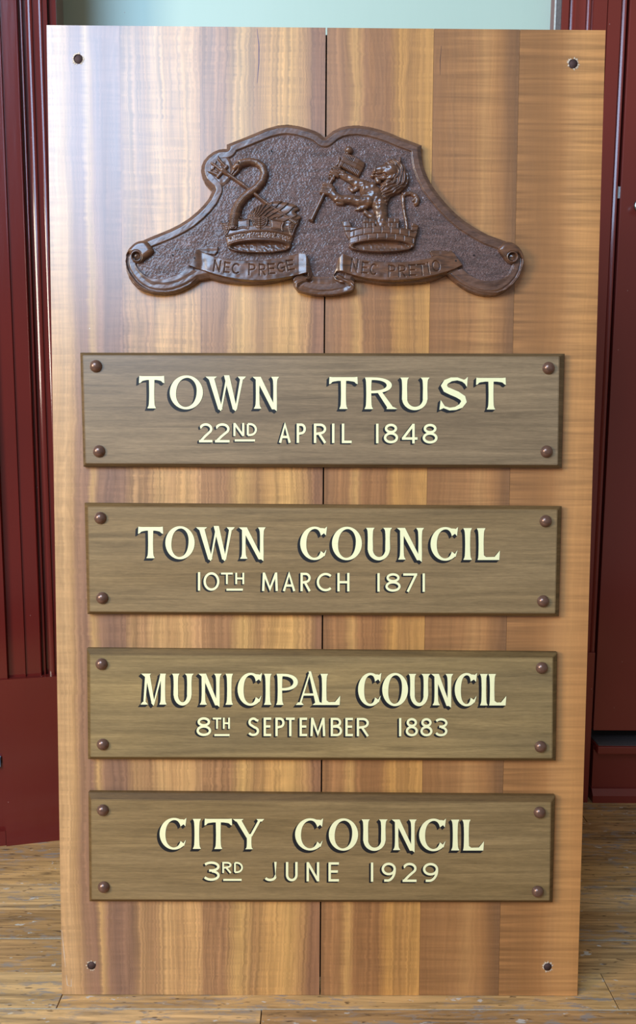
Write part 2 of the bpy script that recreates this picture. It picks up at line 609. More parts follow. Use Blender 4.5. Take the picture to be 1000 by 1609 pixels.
# ------------------------------------------------------------------ THE BOARD
ROT = (-LEAN, 0, 0)


def board_root(name, local=(0, 0, 0)):
    """an Empty on the leaning board, local = board-local offset"""
    o = bpy.data.objects.new(name, None)
    o.empty_display_size = 0.05
    COL.objects.link(o)
    R = Matrix.Rotation(-LEAN, 4, 'X')
    o.location = (R @ Vector(local))[:]
    o.rotation_euler = ROT
    return o


board = board_root('timber_board')
tag(board, 'tall varnished curly-grained timber board of two halves, leaning upright on the floor', 'board')
TH = 0.019
SEAM = 0.4495
fr = [0, 0.265, 0.55, 1.0]
hw = SEAM - 0.001
xs_left = [0.0, hw * 0.262, hw * 0.548, hw]
x5 = SEAM + 0.0015
wr = BW - x5
xs_right = [x5, x5 + wr * 0.383, x5 + wr * 0.692, BW]
LT = [[(0.0, (196, 148, 98)), (0.16, (204, 156, 104)), (0.26, (192, 144, 94)), (0.36, (158, 114, 82)), (0.50, (152, 108, 80)),
       (0.58, (196, 148, 92)), (0.68, (158, 113, 82)), (0.8, (140, 100, 76)), (1.0, (150, 107, 78))],
      [(0.0, (150, 107, 78)), (0.14, (178, 131, 84)), (0.32, (174, 126, 82)), (0.48, (208, 156, 98)), (0.66, (196, 144, 90)), (0.85, (212, 158, 98)), (1.0, (196, 142, 92))],
      [(0.0, (172, 122, 78)), (0.2, (168, 118, 76)), (0.32, (210, 158, 92)), (0.45, (176, 126, 76)), (0.56, (206, 150, 86)), (0.74, (214, 158, 90)),
       (0.86, (190, 136, 82)), (0.93, (150, 102, 68)), (1.0, (156, 106, 72))],
      [(0.0, (150, 102, 62)), (0.12, (176, 120, 72)), (0.2, (164, 112, 66)), (0.28, (206, 150, 86)), (0.36, (164, 110, 64)), (0.6, (156, 104, 60)),
       (0.72, (202, 142, 74)), (0.82, (176, 122, 66)), (1.0, (204, 144, 76))],
      [(0.0, (156, 104, 60)), (0.25, (162, 110, 64)), (0.45, (170, 116, 68)), (0.58, (188, 132, 78)), (0.75, (176, 120, 70)), (0.9, (142, 96, 58)), (1.0, (134, 92, 58))],
      [(0.0, (160, 108, 62)), (0.3, (158, 106, 60)), (0.5, (172, 116, 66)), (0.62, (190, 132, 78)), (0.8, (198, 138, 80)), (1.0, (188, 128, 72))]]
edges = [(xs_left[i], xs_left[i + 1]) for i in range(3)] + [(xs_right[i], xs_right[i + 1]) for i in range(3)]
holes_px = {0: [(123, 93, 7.6), (144, 1517, 7.4)], 5: [(901, 100.5, 7.6), (861, 1519, 7.4)]}
curls = [0.6, 0.75, 0.55, 0.5, 1.15, 1.7]
rings = [0.7, 1.1, 1.1, 0.8, 0.4, 0.15]
hole_list = []
for i, (xa, xb) in enumerate(edges):
    mat = stave_material('curly_stave', xa, xb, LT[i], curls[i], rings[i], 1.7 * i + 0.4, 12.0 if i < 4 else 5.0)
    g = 0.00004 if i < 3 else 0.0002
    xa2, xb2 = xa + (g if i not in (0, 3) else 0), xb - (g if i not in (2, 5) else 0)
    hs = []
    for (hx, hy, hr) in holes_px.get(i, []):
        u, v = to_board(np.array(float(hx)), np.array(float(hy)))
        hs.append((float(u), float(v), hr * 0.00104))
    bm = bmesh.new()
    loops_f, loops_b = [], []
    outer = [(xa2, 0.0), (xb2, 0.0), (xb2, BH), (xa2, BH)]
    rings_ = [outer]
    for (u, v, r) in hs:
        rings_.append([(u + r * math.cos(a) * (1 + 0.06 * math.sin(3 * a)), v + r * math.sin(a) * (1 + 0.05 * math.cos(2 * a)))
                       for a in [2 * math.pi * k / 28 for k in range(28)]])
    for yy in (0.0, TH):
        eds = []
        allv = []
        for rg in rings_:
            vv = [bm.verts.new((p[0], yy, p[1])) for p in rg]
            allv.append(vv)
            eds += [bm.edges.new((vv[k], vv[(k + 1) % len(vv)])) for k in range(len(vv))]
        bmesh.ops.triangle_fill(bm, edges=eds, use_beauty=True, use_dissolve=False)
        (loops_f if yy == 0 else loops_b).append(allv)
    for rf, rb in zip(loops_f[0], loops_b[0]):
        n = len(rf)
        for k in range(n):
            bm.faces.new((rf[k], rf[(k + 1) % n], rb[(k + 1) % n], rb[k]))
    bmesh.ops.recalc_face_normals(bm, faces=bm.faces)
    me = bpy.data.meshes.new('stave'); bm.to_mesh(me); bm.free()
    st = link('stave', me, mat, board)
    for (u, v, r) in hs:
        # rough bored hole lining, closed at the back, with a drilled pilot
        pr = [(r * 1.0, -0.0004), (r * 0.97, -0.006), (r * 0.93, -0.0125), (r * 0.5, -0.0135), (r * 0.42, -0.0135), (r * 0.35, -0.018)]
        me = lathe('screw_hole', [(a, b) for a, b in pr], 24)
        h = link('screw_hole', me, M_HOLE, st, (u, 0, v), 'dark bored screw hole with chipped pale rim')
        # splintered rim
        vs, fs = [], []
        a1_ = random.uniform(0, 6)
        for k in range(22):
            a0 = random.gauss(a1_ + (k % 3) * 2.1, 0.45); da = random.uniform(0.25, 0.6)
            r0 = r * random.uniform(0.93, 1.0); r1 = r * random.uniform(1.12, 1.5)
            z = random.uniform(0.0003, 0.0012)
            b = len(vs)
            vs += [(u + r0 * math.cos(a0), -z, v + r0 * math.sin(a0)), (u + r0 * math.cos(a0 + da), -z, v + r0 * math.sin(a0 + da)),
                   (u + r1 * math.cos(a0 + da * 0.6), -0.0002, v + r1 * math.sin(a0 + da * .6))]
            fs.append((b, b + 1, b + 2))
        hr_ = link('splintered_rim', mesh_np('splintered_rim', vs, fs), M_SPLINTER, st)
link('seam_light_stop', box_mesh('seam_light_stop', SEAM - 0.05, SEAM + 0.05, TH, TH + 0.015, 0.02, BH - 0.001), M_DARK, board)  # added near-black strip that shuts light out of the seam
# two pale scratches near the lower left corner, one ink line near the top
def flat_strip(pts, w, n):
    """thin ribbon on the board face, pts in px"""
    P = np.array(pts, float)
    L3 = BL(P[:, 0], P[:, 1], n)
    vs, fs = [], []
    for i in range(len(P)):
        a = L3[max(0, i - 1)]; b = L3[min(len(P) - 1, i + 1)]
        t = b - a; t /= np.linalg.norm(t) + 1e-9
        nn = np.array([-t[2], 0, t[0]]) * w / 2
        k = 0.35 if i in (0, len(P) - 1) else 1
        vs += [L3[i] + nn * k, L3[i] - nn * k]
    for i in range(len(P) - 1):
        fs.append((2 * i, 2 * i + 1, 2 * i + 3, 2 * i + 2))
    return vs, fs


for pts, c, w in (([(97, 1462), (101, 1500), (103, 1520)], (232, 212, 190), 0.0010), ([(104, 1532), (106, 1548), (112, 1550), (112, 1538)], (232, 212, 190), 0.0012),
                  ([(404, 45), (407, 70), (407, 100), (404, 131)], (70, 72, 120), 0.0010), ([(694, 72), (692, 95), (692, 118)], (105, 70, 52), 0.0012)):
    vs, fs = flat_strip(pts, w, 0.0002)
    link('scratch', mesh_np('scratch', vs, fs), plain('scratch_mark', c, 0.6), board)

# ------------------------------------------------------------------ LETTERING
def stroke(pts, closed=False):
    """pts (x,y,w): returns quads of a variable width band"""
    P = np.array([(p[0], p[1]) for p in pts], float); Wd = [p[2] for p in pts]
    n = len(P); L, R_ = [], []
    for i in range(n):
        a = P[(i - 1) % n] if (closed or i > 0) else P[i]
        b = P[(i + 1) % n] if (closed or i < n - 1) else P[i]
        t1 = P[i] - a; t2 = b - P[i]
        l1 = np.linalg.norm(t1); l2 = np.linalg.norm(t2)
        if l1 < 1e-9: t = t2 / l2; s = 1
        elif l2 < 1e-9: t = t1 / l1; s = 1
        else:
            t1 /= l1; t2 /= l2
            t = t1 + t2; t /= np.linalg.norm(t) + 1e-9
            s = 1 / max(0.45, abs(t @ t1))
        nn = np.array([-t[1], t[0]]) * Wd[i] / 2 * s
        L.append(P[i] + nn); R_.append(P[i] - nn)
    q = []
    m = n if closed else n - 1
    for i in range(m):
        j = (i + 1) % n
        q.append([tuple(L[i]), tuple(R_[i]), tuple(R_[j]), tuple(L[j])])
    return q


HV = 0.168     # heavy stem, in cap heights
DW = 0.92
TN = 0.075


def stem(x, w=HV, y0=0.0, y1=1.0, f0=1.0, f1=1.0):
    """flared vertical stem; f0/f1 serif flare at foot/head"""
    ys = [0, .03, .07, .14, .3, .5, .7, .86, .93, .97, 1]
    ws = [1 + .62 * f0, 1 + .5 * f0, 1 + .22 * f0, 1 + .06 * f0, .97, .93, .97, 1 + .06 * f1, 1 + .22 * f1, 1 + .5 * f1, 1 + .62 * f1]
    q = []
    for i in range(len(ys) - 1):
        a, b = y0 + (y1 - y0) * ys[i], y0 + (y1 - y0) * ys[i + 1]
        q.append([(x - w * ws[i] / 2, a), (x + w * ws[i] / 2, a), (x + w * ws[i + 1] / 2, b), (x - w * ws[i + 1] / 2, b)])
    return q


def diag(x0, y0, x1, y1, w0, w1=None):
    w1 = (w1 or w0) * DW; w0 = w0 * DW
    return [[(x0 - w0 / 2, y0), (x0 + w0 / 2, y0), (x1 + w1 / 2, y1), (x1 - w1 / 2, y1)]]


def tri(*p):
    return [[p[0], p[1], p[2], p[2]]]


def ring_arc(cx, cy, rx, ry, a0, a1, heavy, thin, n=36, tilt=0.0, flare=(0, 0)):
    q = []; prev = None
    for i in range(n + 1):
        a = math.radians(a0 + (a1 - a0) * i / n)
        w = thin + (heavy - thin) * abs(math.cos(a + tilt)) ** 1.6
        t = i / n
        w += flare[0] * max(0, 1 - t * 9) + flare[1] * max(0, 1 - (1 - t) * 9)
        o = (cx + rx * math.cos(a), cy + ry * math.sin(a))
        L = math.hypot(rx * math.cos(a), ry * math.sin(a))
        dx, dy = math.cos(a) / rx, math.sin(a) / ry
        dl = math.hypot(dx, dy)
        ii = (o[0] - dx / dl * w, o[1] - dy / dl * w)
        if prev: q.append([prev[0], prev[1], ii, o])
        prev = (o, ii)
    return q


def serif_hd(x, y, w, s=1):
    """small horizontal serif wedge at (x,y), s=+1 head, -1 foot"""
    return [[(x - w / 2, y), (x + w / 2, y), (x + w * .22, y - s * .085), (x - w * .22, y - s * .085)]]


def glyph_serif(ch, W):
    h = HV if W > .5 or ch == 'I' else HV
    if ch == 'T':
        q = stem(W / 2, HV * .98, 0, .97, 1, .1)
        top = 1.0; b = .115
        q += [[(0.02, top), (0.02, top - b), (W - .02, top - b), (W - .02, top)]]
        q += [[(0, top + .01), (-.01, .78), (.045, .80), (.13, top - b + .01)]]
        q += [[(W, top + .01), (W + .01, .78), (W - .045, .80), (W - .13, top - b + .01)]]
        q += [[(0, top + .01), (.13, top - b), (.2, top - b + .05), (.1, top)]]
        q += [[(W, top + .01), (W - .13, top - b), (W - .2, top - b + .05), (W - .1, top)]]
        q += [[(.1, top - b + .01), (.06, .84), (.14, top - b - .02), (W / 2 - .1, top - b + .01)]]
        q += [[(W - .1, top - b + .01), (W - .06, .84), (W - .14, top - b - .02), (W / 2 + .1, top - b + .01)]]
        return q
    if ch == 'O':
        return ring_arc(W / 2, .5, W / 2, .53, 0, 360, .195, .07, 48, .12)
    if ch in 'C':
        q = ring_arc(W * .54, .5, W * .54, .53, 42, 318, .195, .07, 40, .05, (.04, .03))
        x = W * .54 + W * .54 * math.cos(math.radians(42)); y = .5 + .53 * math.sin(math.radians(42))
        q += [[(x - .13, y + .07), (x + .02, .745), (x + .055, 1.03), (x - .02, .97)]]
        q += [[(x - .17, y + .13), (x - .03, y - .0), (x + .03, .93), (x - .05, .98)]]
        yb = .5 - .53 * math.sin(math.radians(42))
        q += [[(x - .10, yb - .05), (x - .02, yb - .05), (x + .04, yb + .16), (x + .0, yb + .11)]]
        return q
    if ch == 'I':
        return stem(W / 2, HV, 0, 1)
    if ch == 'L':
        q = stem(HV * .66, HV, 0, 1, .5, 1)
        q += [[(.05, 0), (.05, .085), (W - .05, .10), (W - .03, 0)]]
        q += [[(W - .16, .08), (W - .05, 0), (W, .0), (W + .02, .30)]]
        q += [[(HV, .08), (HV, .17), (HV + .1, .09), (HV + .1, .05)]]
        return q
    if ch == 'U':
        xl = HV * .75; xr = W - .13
        q = stem(xl, HV, .30, 1, 0, 1) + stem(xr, .15, .30, 1, 0, 1.4)
        oL = xl - HV * .47; oR = xr + .07
        iL = xl + HV * .47; iR = xr - .07
        n = 18; prev = None
        for i in range(n + 1):
            a = math.pi + math.pi * i / n
            o = ((oL + oR) / 2 + (oR - oL) / 2 * math.cos(a), .335 + .365 * math.sin(a))
            ii = ((iL + iR) / 2 + (iR - iL) / 2 * math.cos(a), .335 + .26 * math.sin(a))
            if prev: q.append([prev[0], prev[1], ii, o])
            prev = (o, ii)
        return q
    if ch == 'N':
        xl = .16; xr = W - .09
        q = stem(xl, .115, 0, .97, 1.7, 0)
        q += stem(xr, .115, .1, 1, 0, 1.8)
        q += diag(xr - .03, -.02, xl + .01, 1.0, .15, .19)
        q += [[(xr - .11, .06), (xr + .055, -.08), (xr + .057, .15), (xr - .05, .2)]]
        q += [[(0.0, 1.0), (xl + .06, 1.0), (xl + .02, .86), (xl - .04, .90)]]
        return q
    if ch == 'W':
        a = .10; b = W * .36; c = W * .53; d = W * .74; e = W - .09
        q = diag(b, -.03, a + .03, 1, .14, .19) + diag(b + .02, -.03, c + .01, 1.0, .055, .07)
        q += diag(d, -.03, c - .01, 1.04, .14, .18) + diag(d + .03, -.03, e, 1.0, .06, .10)
        q += serif_hd(a + .04, 1.0, .36) + serif_hd(e - .005, 1.0, .26)
        q += [[(b - .085, .03), (b + .05, .03), (b + .02, -.075), (b - .0, -.075)], [(d - .08, .03), (d + .06, .03), (d + .03, -.075), (d, -.075)]]
        return q
    if ch == 'M':
        a = .10; e = W - .16; v = W * .46
        q = diag(a, 0, a + .07, .97, .085, .10) + diag(v - .01, .03, a + .10, 1.0, .12, .18)
        q += diag(v + .01, .03, e - .05, .98, .05, .085) + stem(e, HV * .97, 0, 1, 1, .5)
        q += serif_hd(a, 0, .24, -1)
        q += [[(a - .10, 1.0), (a + .22, 1.0), (a + .12, .88), (a + .02, .90)]]
        q += [[(v - .08, .06), (v + .04, .06), (v + .01, -.03), (v - .01, -.03)]]
        return q
    if ch in 'RP':
        q = stem(HV * .7, HV, 0, 1, 1, .7)
        x0 = HV * .7
        bw = W * (.93 if ch == 'P' else .86)
        by = .50 if ch == 'R' else .46
        cy = (1 + by) / 2
        prev = None; n = 18
        oxr = bw - x0; ixr = bw - x0 - HV * .98
        for i in range(n + 1):
            a = math.pi / 2 - math.pi * i / n
            o = (x0 + .05 + (oxr - .05) * math.cos(a) ** .75 if i not in (0, n) else x0 + .05, cy + (1 - by) / 2 * math.sin(a))
            ii = (x0 + .05 + (ixr - .05) * max(0, math.cos(a)) ** .75 if i not in (0, n) else x0 + .05, cy + ((1 - by) / 2 - .08) * math.sin(a))
            if prev: q.append([prev[0], prev[1], ii, o])
            prev = (o, ii)
        if ch == 'R':
            q += diag(W * .83, .02, W * .46, by + .05, .21, .16)
            q += [[(W * .83 - .14, 0), (W + .04, 0), (W * .83 + .10, .06), (W * .83 - .1, .1)]]
        return q
    if ch == 'A':
        ap = W * .52
        q = diag(.10, 0, ap - .01, 1.0, .075, .06) + diag(W - .12, 0, ap, 1.08, .19, .10)
        q += serif_hd(.10, 0, .26, -1) + serif_hd(W - .12, 0, .36, -1)
        q += [[(W * .26, .30), (W * .26, .37), (W * .72, .37), (W * .74, .30)]]
        return q
    if ch == 'Y':
        m = W * .52
        q = stem(m, HV * .95, 0, .5, 1, 0)
        q += diag(m - .01, .38, .16, 1.0, .17, .20) + diag(m + .05, .42, W - .12, 1.0, .10, .10)
        q += serif_hd(.17, 1, .36) + serif_hd(W - .12, 1, .26)
        return q
    if ch == 'S':
        pts = [(.90, .82, .05), (.80, .91, .075), (.62, .965, .09), (.42, .95, .12), (.24, .87, .15), (.17, .75, .17), (.24, .63, .185), (.42, .55, .195),
               (.62, .47, .195), (.80, .36, .18), (.84, .24, .16), (.74, .11, .14), (.56, .03, .10), (.36, .01, .085), (.18, .07, .07), (.08, .16, .05)]
        q = stroke([(x * W, y, w) for x, y, w in pts])
        q += [[(.80 * W, .93), (.94 * W, .70), (.97 * W, 1.03), (.88 * W, .95)], [(.06 * W, .30), (.02 * W, -.02), (.16 * W, .04), (.2 * W, .10)]]
        return q
    return []


def arcp(cx, cy, rx, ry, a0, a1, n=14):
    return [(cx + rx * math.cos(math.radians(a0 + (a1 - a0) * i / n)), cy + ry * math.sin(math.radians(a0 + (a1 - a0) * i / n))) for i in range(n + 1)]


def glyph_sans(ch, W, t=.125):
    """monoline capitals and figures; returns quads"""
    def S_(pts, closed=False): return stroke([(x, y, t) for x, y in pts], closed)
    h = t / 2; L, R_, B, T_ = h, W - h, h, 1 - h
    if ch == '1' or ch == 'I': return S_([(W / 2, 0), (W / 2, 1)])
    if ch == '0' or ch == 'O': return S_(arcp(W / 2, .5, W / 2 - h, .5 - h, 0, 360, 30)[:-1], True)
    if ch == '2': return S_([(L, .78)] + arcp(W / 2, .70, W / 2 - h, .30 - h, 160, -35, 14) + [(W * .45, .32), (L + .02, B)]) + S_([(0, B), (W, B)])
    if ch == '3': return S_(arcp(W * .48, .735, W * .44, .265 - h, 150, -75, 14)) + S_(arcp(W * .48, .28, W * .52 - h, .28 - h, 85, -155, 16)) + S_([(W * .34, .535), (W * .6, .535)])
    if ch == '4': return S_([(W * .74, 0), (W * .74, 1)]) + S_([(W * .74, .96), (L, .27)]) + S_([(0, .25), (W, .25)])
    if ch == '7': return S_([(0, T_), (W, T_)]) + S_([(W - h, T_), (W * .32, 0)])
    if ch == '8': return S_(arcp(W / 2, .755, W * .43 - h, .245 - h, 0, 360, 26)[:-1], True) + S_(arcp(W / 2, .285, W / 2 - h, .285 - h, 0, 360, 28)[:-1], True)
    if ch == '9': return S_(arcp(W / 2, .67, W / 2 - h, .33 - h, 0, 360, 28)[:-1], True) + S_(arcp(W * .38, .62, W * .62 - h, .62 - h, 5, -82, 12) + [(W * .18, .07)])
    if ch == 'A': return S_([(L, 0), (W / 2, T_), (R_, 0)]) + S_([(W * .2, .30), (W * .8, .30)])
    if ch == 'B': return S_([(L, 0), (L, 1)]) + S_([(L, T_), (W * .5, T_)] + arcp(W * .5, .75, W * .42 - h, .25 - h, 80, -80, 10) + [(L, .52)]) + \
        S_([(L, .52), (W * .5, .52)] + arcp(W * .5, .29, W * .5 - h, .23, 80, -80, 10) + [(L, B)])
    if ch == 'C': return S_(arcp(W * .56, .5, W * .56 - h, .5 - h, 48, 312, 22))
    if ch == 'D': return S_([(L, B), (L, T_)]) + S_([(L, T_), (W * .3, T_)] + arcp(W * .3, .5, W * .7 - h, .5 - h, 85, -85, 16) + [(W * .3, B), (L, B)])
    if ch == 'E': return S_([(L, 0), (L, 1)]) + S_([(L, T_), (W, T_)]) + S_([(L, .52), (W * .9, .52)]) + S_([(L, B), (W, B)])
    if ch == 'H': return S_([(L, 0), (L, 1)]) + S_([(R_, 0), (R_, 1)]) + S_([(L, .5), (R_, .5)])
    if ch == 'J': return S_([(R_, 1), (R_, .25)] + arcp(W * .5, .26, W * .5 - h, .26 - h, 0, -150, 12))
    if ch == 'L': return S_([(L, 1), (L, 0)]) + S_([(0, B), (W, B)])
    if ch == 'M': return S_([(L, 0), (L + .04, 1)]) + S_([(L + .04, .97), (W / 2, .12), (R_ - .04, .97)]) + S_([(R_, 0), (R_ - .04, 1)])
    if ch == 'N': return S_([(L, 0), (L, 1)]) + S_([(L, .97), (R_, .03)]) + S_([(R_, 0), (R_, 1)])
    if ch in 'PR':
        q = S_([(L, 0), (L, 1)]) + S_([(L, T_), (W * .5, T_)] + arcp(W * .5, .72, W * .5 - h, .28 - h, 80, -80, 12) + [(L, .46)])
        if ch == 'R': q += S_([(W * .45, .46), (R_ + .01, 0)])
        return q
    if ch == 'S': return S_([(W * .93, .82)] + arcp(W * .5, .745, W * .42 - h, .255 - h, 35, 245, 14) + arcp(W * .5, .27, W * .5 - h, .27 - h, 75, -150, 16))
    if ch == 'T': return S_([(0, T_), (W, T_)]) + S_([(W / 2, 0), (W / 2, T_)])
    if ch == 'U': return S_([(L, 1), (L, .33)] + arcp(W / 2, .33, W / 2 - h, .33 - h, 180, 360, 14) + [(R_, 1)])
    return []


def letters_mesh(items, fn, n_front, shadow, n_shadow):
    """items (char, x0, x1, ytop, ybase); returns two meshes data in board-local coords"""
    fv, ff, sv, sf = [], [], [], []
    cnt = [0]

    def put(q, n, V, Fc):
        q = np.array(q)
        cnt[0] += 1
        p3 = BL(q[:, 0], q[:, 1], n + (cnt[0] % 400) * 6e-7)
        b = len(V)
        V.extend([tuple(x) for x in p3])
        Fc.append(tuple(range(b, b + len(q))))
    for it in items:
        ch, x0, x1, yt, yb = it
        h = yb - yt
        qs = fn(ch, (x1 - x0) / h)
        for q in qs:
            P = [(x0 + a * h, yb - b * h) for a, b in q]
            put(P, n_front, fv, ff)
            Q = [(a + shadow[0], b + shadow[1]) for a, b in P]
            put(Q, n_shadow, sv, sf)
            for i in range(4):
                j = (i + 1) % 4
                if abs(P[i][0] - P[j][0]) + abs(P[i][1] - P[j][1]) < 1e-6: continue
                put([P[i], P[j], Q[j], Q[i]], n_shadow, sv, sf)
    return (fv, ff), (sv, sf)


def offset_mesh(v, f, org, name, smooth=False):
    v = np.array(v) - np.array(org)
    me = mesh_np(name, v, f, smooth)
    return me


def fix_quads(v, f):
    out = []
    for q in f:
        k = []
        for i in q:
            if not any(np.allclose(v[i], v[j], atol=1e-7) for j in k): k.append(i)
        if len(k) >= 3: out.append(tuple(k))
    return out


# ------------------------------------------------------------------ PLAQUES
TP = 0.015
CH = 0.006


def lerp_line(chars, ytl, ybl, ytr, ybr, xl, xr):
    out = []
    for it in chars:
        ch, x0, x1 = it[:3]
        t = ((x0 + x1) / 2 - xl) / (xr - xl)
        yt = ytl + (ytr - ytl) * t; yb = ybl + (ybr - ybl) * t
        if len(it) > 3:                      # raised small capitals
            out.append((ch, x0, x1, yt + it[3], yt + it[4]))
        else:
            out.append((ch, x0, x1, yt, yb))
    return out


plaques = [
    dict(outer=[(126, 554), (888, 555.5), (883.5, 735.5), (131, 733.5)], inner=[(130.5, 558.5), (879, 560.5), (876.5, 730), (135, 727.5)],
         title=[('T', 219, 258), ('O', 267, 319), ('W', 325, 385), ('N', 397, 437), ('T', 518, 562), ('R', 574, 623), ('U', 630, 675), ('S', 690, 737), ('T', 749, 795)],
         ty=(591, 641.5, 594, 643.5), date=[('2', 313, 334), ('2', 338, 361), ('N', 367, 384, -0.5, 20), ('D', 388, 404, -0.5, 20), ('A', 438.5, 457.5), ('P', 466.5, 481),
                                         ('R', 493.5, 513), ('I', 520.5, 527.5), ('L', 537.5, 553), ('1', 590.5, 596), ('8', 603.5, 626), ('4', 632, 656.5), ('8', 664.5, 688)],
         dy=(665, 695, 666, 697), under=(369, 401, 692), studs=[(150, 575), (155, 709), (863, 578), (860, 709.5)],
         cols=((150, 124, 92), (132, 108, 80)), words='TOWN TRUST, 22ND APRIL 1848', label='brown wooden plaque lettered TOWN TRUST 22ND APRIL 1848, topmost of the four below the carving'),
    dict(outer=[(132.8, 790), (883.3, 795.3), (878.8, 968.5), (137.3, 965)], inner=[(138.4, 796.3), (876, 801), (872.6, 963.3), (141.5, 960.6)],
         title=[('T', 217.5, 256), ('O', 260, 306), ('W', 310, 367.5), ('N', 375.5, 416), ('C', 472, 514), ('O', 522, 569), ('U', 576, 616), ('N', 624, 665), ('C', 677, 720), ('I', 727.5, 743), ('L', 751, 785)],
         ty=(828, 877, 830, 880), date=[('1', 310, 316), ('0', 320, 345), ('T', 347.5, 366, 0.5, 18.5), ('H', 370, 384, 0.5, 18.5), ('M', 412, 437), ('A', 444.5, 464.5), ('R', 472.5, 488.5),
                                       ('C', 498, 523), ('H', 530.5, 549.5), ('1', 592.5, 598), ('8', 606, 630), ('7', 634, 656), ('1', 663.5, 669)],
         dy=(899, 928, 901, 930), under=(356, 382, 926.5), studs=[(157, 814), (160, 940), (858.5, 819), (854.5, 945)],
         cols=((150, 122, 84), (140, 112, 74)), words='TOWN COUNCIL, 10TH MARCH 1871', label='brown wooden plaque lettered TOWN COUNCIL 10TH MARCH 1871, second from the top'),
    dict(outer=[(136.5, 1018.8), (876.3, 1025), (874, 1195.5), (138.3, 1193)], inner=[(141.6, 1029), (869, 1034), (868, 1191), (142.5, 1189)],
         title=[('M', 222, 264), ('U', 271, 304), ('N', 312, 347), ('I', 353, 368), ('C', 373.5, 411.5), ('I', 413, 429), ('P', 435, 471), ('A', 466.5, 506), ('L', 505, 534),
                ('C', 563, 599), ('O', 601, 641.5), ('U', 643, 676), ('N', 678, 711), ('C', 715, 749.5), ('I', 753, 768.5), ('L', 769, 795)],
         ty=(1058.5, 1107, 1059, 1108.5), date=[('8', 309, 332), ('T', 334.5, 348, 0.5, 18), ('H', 350.5, 361.5, 0.5, 18), ('S', 389, 407.5), ('E', 414.5, 426.5), ('P', 433, 447.5),
                                             ('T', 449.5, 463.5), ('E', 471, 483), ('M', 488, 511.5), ('B', 520, 538), ('E', 543, 555), ('R', 561, 580), ('1', 626.5, 632),
                                             ('8', 638, 657), ('8', 661, 680), ('3', 684, 703.5)],
         dy=(1127, 1156.5, 1128.5, 1157), under=(337, 361, 1155), studs=[(159, 1044), (161, 1170.5), (852.5, 1050), (850.5, 1174)],
         cols=((166, 136, 88), (128, 106, 72)), words='MUNICIPAL COUNCIL, 8TH SEPTEMBER 1883', label='brown wooden plaque lettered MUNICIPAL COUNCIL 8TH SEPTEMBER 1883, third from the top'),
    dict(outer=[(138.8, 1245), (873.2, 1250.5), (869, 1418), (140.5, 1416.5)], inner=[(143.4, 1256.7), (866, 1261), (863.7, 1414.5), (144.3, 1413)],
         title=[('C', 251, 293), ('I', 302, 317), ('T', 322, 364.5), ('Y', 366.5, 415), ('C', 464, 508), ('O', 517, 563), ('U', 569, 609), ('N', 616, 653.5), ('C', 659, 701), ('I', 708, 723.5), ('L', 728, 760)],
         ty=(1286.5, 1333.5, 1288, 1336.5), date=[('3', 320, 345.5), ('R', 349.5, 364, 0.5, 18), ('D', 368, 382, 0.5, 18), ('J', 414.5, 435), ('U', 449.5, 468), ('N', 482, 502), ('E', 516.5, 533),
                                                ('1', 582, 588), ('9', 600, 622.5), ('2', 633, 655), ('9', 665, 689)],
         dy=(1353.5, 1384, 1356, 1386), under=(351, 380, 1382.5), studs=[(161, 1274), (162.5, 1395), (849, 1277.5), (846, 1402)],
         cols=((148, 120, 80), (138, 110, 70)), words='CITY COUNCIL, 3RD JUNE 1929', label='brown wooden plaque lettered CITY COUNCIL 3RD JUNE 1929, lowest of the four near the floor'),
]
stud_me = lathe('stud', [(0.0098, 0.0), (0.0101, 0.0012), (0.0096, 0.0024), (0.0090, 0.0034), (0.0078, 0.0052), (0.0060, 0.0068), (0.0038, 0.0079), (0.0014, 0.0084)], 28)
stud_me.materials.append(M_COPPER)
